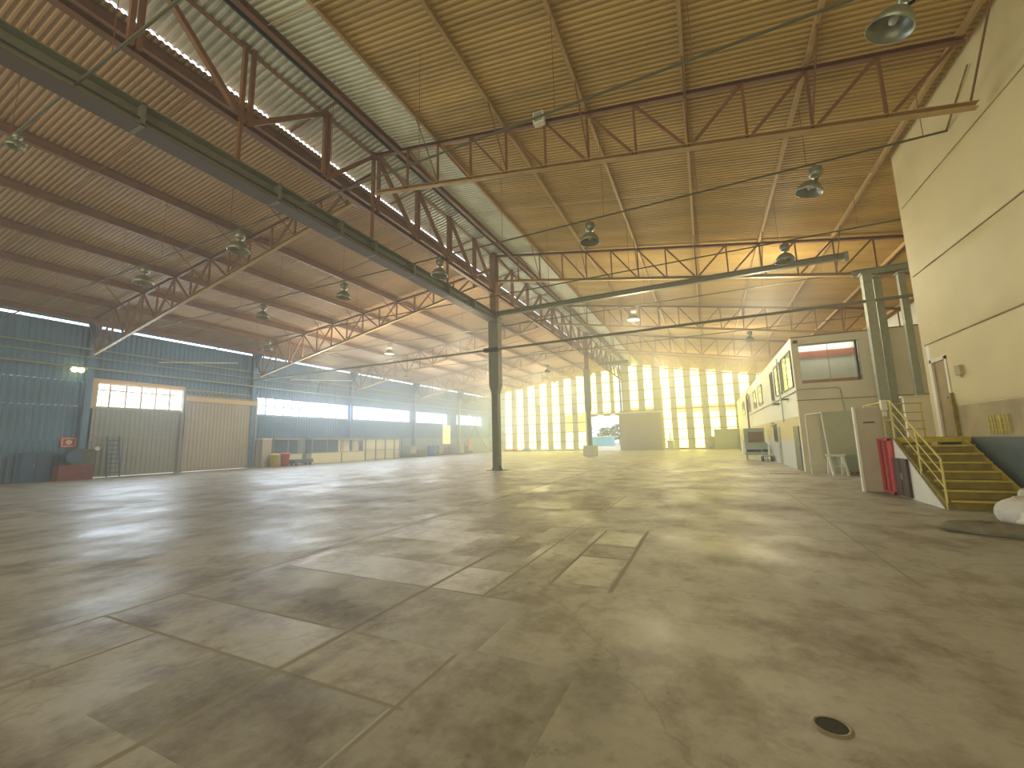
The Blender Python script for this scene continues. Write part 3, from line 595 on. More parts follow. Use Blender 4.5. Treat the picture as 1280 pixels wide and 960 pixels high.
# red lattice locker + dark box in place of the opening under the stairs
t = thing('locker', 'red framed metal locker under the landing', 'locker', (4.3, 14.5, 0))
b = MB(); b.box(4.36, 4.40, 14.16, 14.9, .03, 1.42); b.build('body', 'redplastic', t)
b = MB()
for y in (14.16, 14.5, 14.86): b.box(4.3, 4.36, y, y + .05, .02, 1.45)
for z in (.02, 1.4): b.box(4.3, 4.36, 14.16, 14.91, z, z + .06)
b.build('frame', mat('pinkish_red_enamel', (.75, .10, .13), .4), t)
b = MB()
for i in range(22): b.box(4.33, 4.36, 14.2, 14.88, .1 + i * .06, .115 + i * .06)
b.build('slats', 'darkred', t)
t = thing('cabinet', 'dark maroon box standing in for the opening under the stairs', 'cabinet', (4.33, 13.7, 0)); MB().box(4.34, 4.395, 13.35, 14.12, .03, .96).build('body', 'maroon', t); MB().box(4.33, 4.34, 13.72, 13.74, .05, .94).build('door_gap', 'black', t); MB().box(4.32, 4.34, 13.64, 13.68, .45, .6).build('handle', 'galv', t)  # dark box stands in for the dark opening beside the stair panel

# grey steel posts near the office
for k, (x, w, y) in enumerate([(6.46, .30, 21.0), (6.98, .26, 21.65), (7.62, .22, 21.2)]):
    t = thing('steel_post', ('left', 'middle', 'right')[k] + ' one of three tall grey green steel posts beside the office block', 'post', (x, y, 0), 'grey posts beside the office block')
    zt = 8.1 - (x - 6.46) * .1
    MB().prof([(-w / 2, -w / 2), (w / 2, -w / 2), (w / 2, w / 2), (w / 2 - .02, w / 2), (w / 2 - .02, -w / 2 + .02), (-w / 2 + .02, -w / 2 + .02), (-w / 2 + .02, w / 2), (-w / 2, w / 2)], (x, y, 0), (x, y, zt), (0, 1, 0)).build('shaft', 'galv', t)
    MB().box(x - w * .7, x + w * .7, y - .2, y + .2, zt, zt + .06).build('cap_plate', 'galv', t)
b = MB(); b.box(6.45, 10.5, 19.2, 19.35, 0, 2.85); b.box(6.4, 10.5, 19.15, 19.4, 2.85, 2.9); tag(b.build('low_wall', 'cream2'), 'low cream wall behind the landing rail', 'wall')

# trolley bench at office block
t = thing('bench_trolley', 'mint green metal bench on legs by the office block', 'bench', (3.0, 33, 0))
MB().box(2.35, 3.6, 33.3, 33.36, .55, 2.15).build('backrest', 'mint', t); MB().box(2.35, 3.6, 32.3, 33.3, .55, .72).build('seat', 'mint', t); MB().box(2.35, 3.6, 32.3, 32.34, .35, 1.15).build('front_panel', 'mint', t)
b = MB(); b.box(2.6, 3.5, 33.2, 33.3, 1.2, 1.9); b.build('load', 'rubble', t)
for x in (2.4, 3.55):
    for y in (32.35, 33.3): MB().box(x - .03, x + .03, y - .03, y + .03, 0, .55).build('leg', 'galv', t)
t = thing('hand_cart', 'small dark hand cart beside the mint bench', 'cart', (3.4, 31.2, 0))
MB().box(3.15, 3.7, 31.0, 31.7, .3, .36).build('deck', 'galv', t)
for y in (31.1, 31.6):
    MB().tube((3.1, y, .16), (3.2, y, .16), .16, 14).build('wheel', 'black', t); MB().tube((3.62, y, .16), (3.72, y, .16), .16, 14).build('wheel', 'black', t)
b = MB(); b.path([(3.2, 31.7, .3), (3.2, 31.8, 1.0), (3.65, 31.8, 1.0), (3.65, 31.7, .3)], .02); b.build('handle', 'galv', t)
b = MB(); b.box(3.0, 3.7, 45, 46.2, 0, 1.2); b.box(2.95, 3.72, 44.95, 46.25, 1.2, 1.26); tag(b.build('crate', 'white'), 'white crate against the office block near the back wall', 'crate')
b = MB(); b.box(2.3, 3.35, 20.9, 20.96, .0, .02); tag(b.build('floor_plank', 'steel'), 'thin dark plank lying on the floor before the office door', 'plank')

# sacks
def sack(name, loc, sx, sy, sz, rot, m, seed, label, cat='sack', grp=None):
    rnd = random.Random(seed); b = MB(); n, k = 28, 14; vs = []; ph = [rnd.uniform(0, 6) for _ in range(6)]
    for j in range(k + 1):
        th = PI * j / k
        for i in range(n):
            a = 2 * PI * i / n; ex = .55
            cx = math.copysign(abs(math.cos(a)) ** ex, math.cos(a)); cy = math.copysign(abs(math.sin(a)) ** ex, math.sin(a)); r = math.sin(th) ** .6
            w = 1 + .05 * math.sin(3 * a + ph[0]) * r + .04 * math.sin(7 * a + 5 * th + ph[1]) + .03 * math.sin(11 * a - 7 * th + ph[2]) + .025 * math.sin(17 * th + ph[3] + 2 * a)
            z = -math.cos(th); z = max(z, -.62)
            vs.append((sx * cx * r * w, sy * cy * r * w, sz * (z + .62) * (1 + .12 * math.sin(4 * a + ph[4]) * r + .07 * math.sin(9 * a + ph[5]))))
    b.add(vs, [(j * n + i, j * n + (i + 1) % n, (j + 1) * n + (i + 1) % n, (j + 1) * n + i) for j in range(k) for i in range(n)], 0, True)
    t = thing(name, label, cat, loc, grp); t.rotation_euler = (0, 0, rot)
    o = b.build('bag', m); o.parent = t
    q = MB(); q.lathe([(.015, 0), (.03, .02), (.05, .1), (.045, .15)], (sx * .96, 0, sz * .45), 10, mtx=Matrix.Rotation(1.3, 3, 'Y')); p = q.build('tied_neck', m); p.parent = t
    return t
G = 'sacks at the foot of the stairs'
sack('sack', (5.12, 10.35, 0), .58, .40, .27, .35, 'sack', 1, 'large white woven sack lying at the foot of the stairs', grp=G)
sack('sack', (5.0, 9.6, 0), .50, .33, .20, -.1, 'sack', 2, 'white sack nearest the viewer by the right edge', grp=G)
sack('sack', (5.45, 11.4, 0), .22, .17, .30, .9, 'sack', 3, 'small white sack behind the large one on the lowest step side', grp=G)
sack('sack', (5.45, 10.98, 0), .34, .2, .3, .1, 'sack', 6, 'white sack behind the large one against the blue wall', grp=G)
sack('sackcloth', (4.02, 9.3, 0), .36, .62, .10, 1.05, 'sackgrey', 4, 'flat dirty grey sack lying on the floor before the white sacks', grp=G)

# ------------------------------------------------------------------ columns
def column(y, label, zbase=0, block=False):
    t = thing('steel_column', label, 'column', (XC, y, 0), 'central columns')
    MB().box(XC - .19, XC + .19, y - .19, y + .19, 0, 4.4).build('lower_shaft', 'col_paint', t)
    b = MB(); b.box(XC - .31, XC + .31, y - .25, y + .25, 4.9, 8.95); b.add([(XC - .19, y - .19, 4.4), (XC + .19, y - .19, 4.4), (XC + .19, y + .19, 4.4), (XC - .19, y + .19, 4.4), (XC - .31, y - .25, 4.9), (XC + .31, y - .25, 4.9), (XC + .31, y + .25, 4.9), (XC - .31, y + .25, 4.9)], [(0, 1, 5, 4), (1, 2, 6, 5), (2, 3, 7, 6), (3, 0, 4, 7)]); b.build('upper_shaft', 'col_paint', t)
    MB().box(XC - .2, XC + .2, y - .2, y + .2, 8.95, 13.05).build('top_post', 'steel', t)
    MB().box(XC - .36, XC + .36, y - .32, y + .32, 8.93, 9.0).build('head_plate', 'green_beam', t)
    b = MB(); b.box(XC - .45, XC + .45, y - .45, y + .45, 0, .03); b.add([(XC - .36, y - .02, .03), (XC + .36, y - .02, .03), (XC + .19, y - .02, .35), (XC - .19, y - .02, .35), (XC - .36, y + .02, .03), (XC + .36, y + .02, .03), (XC + .19, y + .02, .35), (XC - .19, y + .02, .35)], [(0, 1, 2, 3), (7, 6, 5, 4), (0, 4, 5, 1), (1, 5, 6, 2), (2, 6, 7, 3), (3, 7, 4, 0)]); b.build('base_plate', 'col_paint', t)
    if block: MB().box(XC - .62, XC + .62, y - .6, y + .6, .0, 1.05).build('concrete_plinth', 'greenboard', t)
column(21.4, 'nearer grey steel column standing free in the middle of the hall')
column(42.6, 'farther steel column with a square concrete plinth before the far doorway', block=True)

# ------------------------------------------------------------------ longitudinal main truss
def main_truss(y0, y1, mid, label):
    t = thing('main_truss', label, 'truss', (XC, (y0 + y1) / 2, 10.5), 'main trusses along the column line')
    zb, ztp = 10.55, 13.0; L = y1 - y0; n = 8
    MB().chan((XC - .07, y0, zb), (XC - .07, y1, zb), .2, .18).build('bottom_chord', 'steel', t)
    MB().chan((XC - .07, y0, ztp), (XC - .07, y1, ztp), .14, .16).build('top_chord', 'steel', t)
    ys_ = [y0 + L * i / n for i in range(n + 1)]
    if y0 < 5: ys_ = [y0, 3.85, 6.35, 9.05, 11.4, 14.0, 16.57, 19.05, y1]
    for i, y in enumerate(ys_[1:-1], 1):
        w = .16 if i % 2 else .24
        if i == n // 2: w = .3
        b = MB(); b.bar((XC, y - w / 2, zb), (XC, y - w / 2, ztp), .12, .1); b.bar((XC, y + w / 2, zb), (XC, y + w / 2, ztp), .12, .1); b.build('vertical', 'steel', t)
    for i in range(n):
        a, c = ys_[i], ys_[i + 1]
        p, q = (((a, zb), (c, ztp)) if i < n // 2 else ((a, ztp), (c, zb)))
        if y0 < 5 and i == 1: p, q = (a, ztp), (c, zb)
        MB().bar((XC, p[0], p[1]), (XC, q[0], q[1]), .14, .14).build('diagonal', 'steel', t)
main_truss(.9, 21.4, 11.2, 'nearest bay of the deep brown main truss over the column line')
main_truss(21.4, 42.6, 31.9, 'second bay of the deep main truss between the two columns')
main_truss(42.6, YB - .4, 53, 'last bay of the deep main truss behind the farther column')
# runway beam along the column line
t = thing('runway_beam', 'long green grey beam hung under the column line before the nearer column', 'beam', (-10.85, 11, 8.7))
MB().ibeam((-10.95, -6, 8.95), (-10.95, 21.1, 8.95), .5, .52, .03).build('beam', 'green_beam', t)
MB().box(-11.2, -10.7, -6, 21.05, 8.665, 8.688).build('soffit_shade_plate', mat('soffit_shade_brown', (.12, .085, .07), .6), t)  # dark plate carries the shade of the beam's underside as colour
MB().box(-10.76, -10.73, -6, 21.1, 8.82, 8.86).build('side_rail', 'dark', t)
for y in (4.05, 7.3, 9.6, 11.2, 13.5, 16.2, 18.6): MB().box(-11.18, -10.7, y - .04, y + .04, 8.66, 9.24).build('clamp', 'green_beam', t)
for y in (.95, 6.2, 11.2, 16.3): MB().box(-11.0, -10.9, y - .04, y + .04, 9.2, 10.5).build('hanger', 'steel', t)

# ------------------------------------------------------------------ cross trusses
def rtruss(y, xe, k):
    t = thing('roof_truss', ORD[k] + ' cross truss from the viewer under the ochre right roof', 'truss', (0, y, zbr(0)), 'cross trusses of the right bay')
    m = 'steel' if k < 4 else 'steel_light'
    MB().chan((-10.9, y, zr(-10.9) - .16), (xe, y, zr(xe) - .16), .13, .13).build('top_chord', m, t)
    MB().chan((-10.9, y, zbr(-10.9) - .1), (xe, y, zbr(xe) - .1), .14, .14).build('bottom_chord', 'steel_light', t)
    st = 1.363; xs = [.18 + st * i for i in range(-8, 9)]
    for x in xs:
        if x > xe: break
        if x < 5.4 or k: MB().bar((x, y, zbr(x) - .05), (x, y, zr(x) - .2), .06, .07).build('vertical', m, t)
        if x < .1 and x - .001 > -11: MB().bar((x + st - .08, y, zbr(x + st) - .03), (x + .05, y, zr(x) - .22), .07, .07, up=(0, 1, 0)).build('diagonal', m, t)
        elif x + st < xe + .3: MB().bar((x + .1, y, zbr(x) - .03), (x + st - .06, y, zr(x + st) - .22), .07, .07, up=(0, 1, 0)).build('diagonal', m, t)
    for i in range(-3, 4):
        x = .18 + 2.725 * i
        if x < xe: MB().tube((x, y - 1.25, zr(x) - .12), (x, y, zbr(x)), .022, 6).build('fly_brace', m, t)
def ltruss(y, k):
    t = thing('roof_truss', ORD[k] + ' cross truss from the viewer under the brown left roof', 'truss', (-22, y, zbl(-22)), 'cross trusses of the left bay')
    x0, x1 = XL + .3, -11.1
    MB().chan((x0 + .6, y, zl(x0 + .6) - .32), (x1, y, zl(x1) - .32), .13, .13).build('top_chord', 'steel', t)
    MB().chan((x0 + 1.1, y, zbl(x0 + 1.1)), (-12.1, y, zbl(-12.1)), .15, .14).chan((-12.1, y, zbl(-12.1)), (x1, y, 10.7), .15, .14).build('bottom_chord', 'steel_light', t)
    st = 1.525; xs = [-12.4 - st * i for i in range(14)]
    for i, x in enumerate(xs):
        if x < x0 + .5: break
        MB().bar((x, y, zbl(x)), (x, y, zl(x) - .35), .08, .07).build('vertical', 'steel', t)
        if i % 2 == 0: MB().bar((x - st + .05, y, zbl(x - st)), (x - .05, y, zl(x) - .36), .08, .08, up=(0, 1, 0)).build('diagonal', 'steel', t)
        else: MB().bar((x - st + .05, y, zl(x - st) - .36), (x - .08, y, zbl(x)), .08, .08, up=(0, 1, 0)).build('diagonal', 'steel', t)
    for i in range(7):
        x = -12.4 - 3.05 * i
        MB().tube((x, y - 1.7, zl(x) - .25), (x, y, zbl(x) + .05), .025, 6).build('fly_brace', 'steel', t)
for k, y in enumerate(TR):
    rtruss(y, 5.72 if k == 0 else 11.3, k); ltruss(y, k)

# ------------------------------------------------------------------ purlins
for i in range(-3, 5):
    x = .18 + 2.725 * i; y0 = Y0 if x < XW else 15.9
    t = thing('purlin', (ORD[i + 3]) + ' light steel purlin right of the ridge, counted from the ridge', 'purlin', (x, 20, zr(x)), 'purlins of the right roof')
    MB().chan((x, y0, zr(x) - .06), (x, YB - .1, zr(x) - .06), .09, .15, .015).build('beam', 'steel_light', t)
    for y in TR: MB().box(x - .06, x + .06, y - .1, y + .1, zr(x) - .16, zr(x) - .12).build('cleat', 'steel', t)
t = thing('ridge_purlin', 'brown ridge purlin between the pale strip and the silver sheets', 'purlin', (-9.7, 20, 12.7)); MB().chan((-9.75, Y0, 12.68), (-9.75, YB - .1, 12.68), .16, .22, .02).build('beam', 'steel', t); MB().chan((-10.25, Y0, 12.95), (-10.25, YB - .1, 12.95), .06, .1, .01).build('angle', 'dark', t)
for i in range(8):
    x = -12.5 - 3.03 * i
    t = thing('purlin', ORD[i] + ' deep brown purlin left of the main truss, counted from it', 'purlin', (x, 20, zl(x)), 'purlins of the left roof')
    MB().ibeam((x, Y0, zl(x) - .17), (x, YB - .1, zl(x) - .17), .17, .33, .018).build('beam', 'steel', t)
    for y in TR: MB().box(x - .09, x + .09, y - .12, y + .12, zl(x) - .31, zl(x) - .285).build('cleat', 'steel', t)
# eave member of clerestory and edge struts
b = MB(); b.chan((-12.6, Y0, 12.55), (-12.6, YB, 12.55), .05, .07, .01); tag(b.build('vent_rail', 'steel'), 'thin brown rail carrying the silver sheets above the bright vent gap', 'rail')
for k, y in enumerate([3.6, 8.8, 13.9, 19.0, 24.2, 29.3]):
    b = MB(); b.bar((-12.55, y, 12.7), (-10.3, y, 12.98), .05, .05); tag(b.build('vent_strut', 'steel'), ORD[k] + ' short strut from the viewer across the silver ridge sheets', 'strut', 'struts under the silver sheets')
# sag rods between the purlins
for k, y in enumerate([6.0, 16.3, 26.6, 37.1]):
    b = MB(); b.tube((-33.6, y, zl(-33.6) - .2), (-12.5, y, zl(-12.5) - .2), .025, 6); tag(b.build('sag_rod', 'steel'), ORD[k] + ' thin cross rod from the viewer under the left roof', 'rod', 'sag rods of the left roof')
    b = MB(); b.tube((-9.7, y, zr(-9.7) - .12), (5.6 if y < 15 else 11, y, zr(5.6 if y < 15 else 11) - .12), .02, 6); tag(b.build('sag_rod', 'steel_light'), ORD[k] + ' thin cross rod from the viewer under the right roof', 'rod', 'sag rods of the right roof')

# ------------------------------------------------------------------ lighting pipes across the hall
PY = [3.0, 7.9, 12.75, 17.65, 22.7, 31.8]
for k, y in enumerate(PY):
    xe = XW - .02 if y < 15.6 else 10.5; z = 8.83
    t = thing('lighting_pipe', ORD[k] + ' thin pipe from the viewer crossing the whole hall for the lamps', 'pipe', (-10, y, z), 'lamp pipes across the hall')
    x0 = -33.4
    MB().tube((x0, y, z), (xe, y, z), .028, 8).build('pipe', mat('dark_pipe_paint', (.10, .095, .055), .6) if k == 0 else bpy.data.materials['dark_pipe_paint'], t)
    for x in (-27.6, -21.4, -18.4, -14.2, -9.5, -6.3, -2.6, .2, 2.9, 5.3):
        zz = (zl(x) if x < -10 else zr(x)) - .1; MB().tube((x + .12, y, z), (x + .12, y, zz), .008, 5).build('hanger_wire', 'steel', t)
t = thing('cross_beam', 'long green grey beam from the nearer column to the right side', 'beam', (-2, 21.15, 8.95), 'green beams at the nearer column')
MB().ibeam((-10.7, 21.05, 9.08), (6.0, 21.05, 9.08), .22, .26, .02).build('beam', 'green_beam', t)
MB().box(5.85, 6.0, 20.95, 21.15, 8.85, 9.25).build('end_bracket', 'galv', t)
b = MB(); b.ibeam((6.1, 21.3, 8.31), (10.8, 21.3, 8.3), .22, .26, .02); tag(b.build('cross_beam', 'galv'), 'short grey beam on top of the three grey posts', 'beam')
t = thing('cross_pipe', 'thick grey green pipe crossing the hall at mid height of the nearer column', 'pipe', (-10, 20.9, 6.96))
MB().tube((-33.5, 21.0, 6.96), (-11.5, 21.0, 6.96), .06, 10).build('pipe', 'green_beam', t); MB().tube((-10.6, 21.0, 6.96), (8.6, 20.9, 6.96), .065, 10).build('pipe', 'green_beam', t)
MB().box(-11.5, -10.6, 20.85, 21.14, 6.86, 7.06).build('clamp', 'black', t)
b = MB(); b.box(-9.6, -6.6, 42.1, 42.5, 9.25, 9.55); tag(b.build('air_duct', 'col_paint'), 'short grey duct hanging right of the farther column', 'duct')

# ------------------------------------------------------------------ high bay lamps
def make_lamp(label, tilt=0.):
    t = thing('high_bay_lamp', label, 'lamp', (0, 0, 0), 'high bay lamps')
    mt = Matrix.Rotation(tilt, 3, 'Y')
    MB().lathe([(0, .0), (.12, -.01), (.155, -.04), (.165, -.2), (.13, -.27), (.05, -.29), (.05, -.34)], n=16).build('ballast_housing', 'lamp', t)
    MB().lathe([(.05, -.34), (.09, -.36), (.2, -.43), (.29, -.56), (.33, -.68), (.32, -.68), (.28, -.56), (.19, -.44), (.05, -.38)], n=22, mtx=mt).build('reflector', 'lamp', t)
    MB().lathe([(0, -.4), (.04, -.41), (.07, -.5), (.05, -.58), (0, -.6)], n=12, mtx=mt).build('bulb', 'lampwhite', t)
    MB().tube((0, 0, 0), (0, 0, .14), .012, 6).build('hook', 'steel', t)
    return t
proto = None
LAMPS = [(3.5, 7.9, .45, 'grey high bay lamp nearest the viewer at the top right'), (3.2, 12.75, .35, 'grey high bay lamp before the ochre roof near the cream wall'), (-2.95, 12.75, .1, 'grey high bay lamp hanging in the middle of the ochre roof'),
         (3.2, 17.65, .3, 'high bay lamp behind the one near the cream wall'), (-13.5, 7.9, 0, 'high bay lamp at the nearest left cross truss'), (-19.4, 7.9, 0, 'high bay lamp low at the lower end of the nearest left cross truss'),
         (-13.6, 3.0, 0, 'small lamp at the far left edge under the brown roof'), (-19.7, 12.9, 0, 'dark high bay lamp between the first and second left trusses'), (-14.0, 12.75, 0, 'high bay lamp left of the green runway beam'),
         (-8.9, 12.75, 0, 'high bay lamp below the deep main truss'), (-26.2, 17.65, 0, 'small high bay lamp close to the blue window wall'), (-13.2, 36.5, 0, 'distant dark lamp between the two columns'),
         (-3.1, 22.7, 0, 'distant high bay lamp right of the nearer column'), (-20.2, 22.7, 0, 'distant high bay lamp over the left bay')]
def copy_tree(o):
    c = o.copy(); COL.objects.link(c)
    for ch in o.children:
        d = ch.copy(); COL.objects.link(d); d.parent = c
    return c
for k, (x, y, tl, lab) in enumerate(LAMPS):
    if k == 0: o = make_lamp(lab, .45)
    elif k == 1: o = make_lamp(lab, .3)
    elif k == 2: o = proto = make_lamp(lab, .05)
    else: o = copy_tree(proto)
    o['label'] = lab; o.location = (x, y, 8.72)
    if k == 6: o.scale = (.5, .5, .5); o.location.z = 8.78
    o.rotation_euler = (0, 0, -.3 if k < 2 else 0)
for (x, y, z, lab, s) in [(3.2, 31.8, 8.72, 'lit high bay lamp glowing under the right roof far back', 1), (-26.6, 32.3, 8.72, 'lit high bay lamp glowing over the left windows far back', 1)]:
    o = copy_tree(proto); o['label'] = lab; o.location = (x, y, z)
    for ch in o.children:
        if ch.name.startswith('bulb'):
            ch.data = ch.data.copy(); ch.data.materials[0] = M['bulb']
t = thing('flood_light', 'white boxy floodlight on top of the nearest right cross truss', 'lamp', (-3.95, 11.0, 11.5))
MB().box(-4.12, -3.78, 10.85, 11.05, 11.35, 11.72).build('housing', 'lampwhite', t); MB().tube((-3.95, 11.05, 11.7), (-3.95, 11.15, 11.85), .02).build('bracket', 'galv', t); MB().box(-4.08, -3.82, 10.83, 10.85, 11.4, 11.68).build('lens', 'galv', t)
t = thing('twin_wall_lamp', 'lit yellow twin lamp on the blue wall left of the sliding doors', 'lamp', (XL + .4, 11.0, 6.42))
for y in (10.85, 11.15): MB().lathe([(0, .16), (.1, .13), (.15, 0), (.1, -.13), (0, -.16)], (XL + .45, y, 6.42), 14).build('bulb', 'bulb_y', t)
MB().box(XL + .1, XL + .3, 10.7, 11.3, 6.38, 6.46).build('bracket', 'galv', t)

# ------------------------------------------------------------------ things along the left wall
lx = XL + .5
t = thing('ladder', 'dark step ladder leaning on the grey sliding door', 'ladder', (lx, 13, 0))
for y in (12.7, 13.3): MB().bar((lx + .35, y, 0), (lx - .2, y + .03, 2.5), .06, .09).build('side_rail', 'navy', t)
for i in range(8): MB().bar((lx + .35 - .55 * (i + 1) / 9, 12.72, 2.5 * (i + 1) / 9), (lx + .35 - .55 * (i + 1) / 9, 13.3, 2.5 * (i + 1) / 9), .05).build('rung', 'navy', t)
t = thing('fire_sign', 'red square fire equipment sign on the left wall', 'sign', (XL + .15, 11.1, 2.1))
MB().box(XL + .1, XL + .14, 10.75, 11.45, 1.85, 2.45).build('plate', 'sign_red', t)
b = MB(); b.box(XL + .14, XL + .15, 10.8, 11.4, 1.9, 1.94); b.box(XL + .14, XL + .15, 10.8, 11.4, 2.36, 2.4); b.box(XL + .14, XL + .15, 10.8, 10.84, 1.9, 2.4); b.box(XL + .14, XL + .15, 11.36, 11.4, 1.9, 2.4); b.lathe([(0, .0), (.14, 0)], (XL + .16, 11.1, 2.15), 16, mtx=Matrix.Rotation(PI / 2, 3, 'Y')); b.build('pictogram', 'sign_white', t)
t = thing('machine', 'dark machine with reddish base standing against the left wall', 'machine', (lx + .4, 11, 0)); lx += .45
MB().box(lx - .3, lx + .5, 10.4, 11.85, 0, .85).build('base', 'darkred', t); MB().box(lx - .3, lx + .4, 10.9, 11.85, .85, 1.75).build('panel', 'darkdoor', t)
MB().tube((lx + .41, 11.0, 1.3), (lx + .5, 11.0, 1.3), .35, 24).build('reel', 'navy', t); MB().tube((lx + .3, 11.95, 1.75), (lx + .4, 11.95, 1.75), .12, 14).build('gauge', 'sign_white', t)
lx -= .45
t = thing('cabinet', 'dark blue cabinet beside the machine at the left edge', 'cabinet', (lx, 9.6, 0)); MB().box(lx - .3, lx + .3, 9.15, 10.3, 0, 1.6).build('body', 'navy', t); MB().box(lx + .3, lx + .31, 9.7, 9.72, .05, 1.55).build('door_gap', 'black', t); MB().box(lx + .3, lx + .34, 9.6, 9.64, .8, 1).build('handle', 'galv', t)
# office stalls under the long windows
t = thing('brick_pier', 'short cream pier with a pale cap beside the pale sliding door', 'pier', (-33.3, 22.6, 0)); MB().box(-33.7, -32.9, 22.2, 23.0, 0, 2.25).build('shaft', 'door_tan', t); MB().box(-33.75, -32.85, 22.15, 23.05, 2.25, 2.33).build('cap', 'white', t)
def stall(y0, y1, label, name='booth'):
    t = thing(name, label, 'booth', (-33.2, (y0 + y1) / 2, 0), 'low booths under the windows')
    MB().box(-33.8, -33.0, y0, y1, 0, .95).build('counter', 'cream2', t); MB().box(-33.8, -32.95, y0, y1, 2.22, 2.32).build('roof_slab', 'galv', t)
    MB().box(-33.75, -33.65, y0, y1, .95, 2.22).build('back_panel', 'navy' if name == 'booth' else 'cream2', t)
    n = int((y1 - y0) / 1.3)
    for i in range(n + 1): MB().box(-33.05, -32.99, y0 + (y1 - y0 - .06) * i / n, y0 + (y1 - y0 - .06) * i / n + .06, .95, 2.22).build('post', 'galv', t)
    MB().box(-33.02, -32.98, y0, y1, .95, 1.02).build('rail', 'galv', t)
stall(23.2, 26.0, 'booth with dark openings next to the yellow and red bins')
stall(27.0, 30.4, 'booth with dark openings in the middle under the long window')
stall(30.6, 33.3, 'booth with pale panels right of the dark booths', 'pale_booth')
t = thing('mesh_fence', 'low blue framed mesh fence right of the booths', 'fence', (-33, 36, 0))
for y in (33.6, 35.1, 36.6, 38.1, 39.4): MB().box(-33.03, -32.95, y, y + .08, 0, 2.25).build('post', 'navy', t)
b = MB(); b.box(-33.02, -32.96, 33.6, 39.4, 2.2, 2.27); b.box(-33.02, -32.96, 33.6, 39.4, 1.0, 1.06); b.build('rail', 'galv', t)
MB().box(-33.4, -33.38, 33.6, 39.4, 0.02, 2.15).build('mesh_panel', 'cream2', t)
def bin_(x, y, r, h, m, lab):
    t = thing('bin', lab, 'bin', (x, y, 0), 'bins beside the booths'); MB().lathe([(0, .01), (r * .8, .01), (r, h), (r * 1.06, h), (r * 1.06, h + .05), (r * .9, h + .05)], (x, y, 0), 20).build('body', m, t); MB().lathe([(r * 1.02, h + .05), (r * .9, h + .12), (0, h + .16)], (x, y, 0), 20).build('lid', m, t)
bin_(-32.3, 22.9, .36, .95, 'yellowplastic', 'yellow bin beside the cream pier'); bin_(-32.2, 23.75, .36, .98, 'redplastic', 'red bin right of the yellow bin')
t = thing('low_trolley', 'low blue trolley in front of the first booth', 'trolley', (-32.2, 25, 0)); MB().box(-32.6, -31.8, 24.4, 26.2, .2, .5).build('tray', 'navy', t)
for y in (24.6, 26.0):
    for x in (-32.5, -31.9): MB().tube((x - .03, y, .1), (x + .03, y, .1), .1, 12).build('wheel', 'black', t)
t = thing('barrel', 'blue plastic barrel among the pallets by the left wall', 'barrel', (-32.6, 44.9, 0)); MB().lathe([(0, 0), (.5, 0), (.58, .15), (.6, .6), (.58, 1.1), (.5, 1.3), (0, 1.3)], (-32.6, 44.9, 0), 20).build('body', 'blue_plastic', t); MB().lathe([(.5, 1.3), (.52, 1.36), (0, 1.36)], (-32.6, 44.9, 0), 20).build('lid', 'blue_plastic', t)
def pallet_stack(x, y, lvl, load, lab):
    t = thing('pallet_stack', lab, 'pallets', (x, y, 0), 'stacks of pallets by the left wall')
    b = MB()
    for k in range(lvl):
        z = k * .15
        for i in range(3): b.box(x - .6, x + .6, y - .6 + i * .55, y - .5 + i * .55, z + .02, z + .1)
        for i in range(6): b.box(x - .6 + i * .22, x - .48 + i * .22, y - .6, y + .6, z + .1, z + .125)
    b.build('pallet', 'wood', t)
    if load: MB().box(x - .52, x + .52, y - .52, y + .52, lvl * .15, lvl * .15 + load).build('wrapped_load', 'carton', t)
PS = [(-32.8, 40.8, 3, .9), (-32.7, 42.4, 6, 0), (-32.8, 46.6, 2, 1.0), (-32.7, 48.2, 7, 0), (-31.4, 49.6, 1, 1.2), (-32.8, 50.2, 2, 1.1), (-32.4, 52.0, 8, 0), (-32.6, 53.8, 3, .8)]
for k, (x, y, l, h) in enumerate(PS): pallet_stack(x, y, l, h, ORD[k] + ' pallet stack from the left, between the mesh fence and the red door')
t = thing('door_5', 'narrow red door near the far end of the left wall', 'door', (XL + .15, 56.7, 0), kind='structure'); MB().box(XL + .1, XL + .16, 56.1, 57.3, .02, 2.15).build('door_leaf', 'redplastic', t); MB().box(XL + .16, XL + .22, 56.2, 56.3, 1.0, 1.15).build('door_handle', 'galv', t)
t = thing('orange_barrier', 'orange plastic barrier lying on the floor at the back wall', 'barrier', (-28.9, 61.5, 0)); b = MB()
b.prof([(-.25, 0), (.25, 0), (.18, .45), (-.18, .45)], (-30.2, 61.5, 0), (-27.8, 61.5, 0)); b.build('body', 'orange', t); MB().box(-30.1, -27.9, 61.23, 61.26, .12, .3).build('stripe', 'redplastic', t)
b = MB(); b.box(-27.4, -25.3, 61.6, 62.4, 0, .3); b.box(-27.2, -25.8, 61.7, 62.2, .3, .45); tag(b.build('grey_crate', 'carton'), 'low grey crate beside the orange barrier', 'crate')
t = thing('wash_basin', 'small pale pedestal unit right of the sliding door at the back wall', 'basin', (-4.7, 62.6, 0)); MB().box(-5.1, -4.3, 62.3, 62.9, 0, 1.1).build('pedestal', 'white', t); MB().box(-5.2, -4.2, 62.2, 63, 1.1, 1.3).build('top', 'white', t); MB().tube((-4.7, 62.8, 1.3), (-4.7, 62.8, 2.4), .12).build('pipe', 'white', t)
b = MB(); b.path([(-5.4, 62.9, 0), (-5.4, 62.9, 9.8)], .06); tag(b.build('down_pipe', 'white'), 'white downpipe right of the far sliding door', 'pipe')

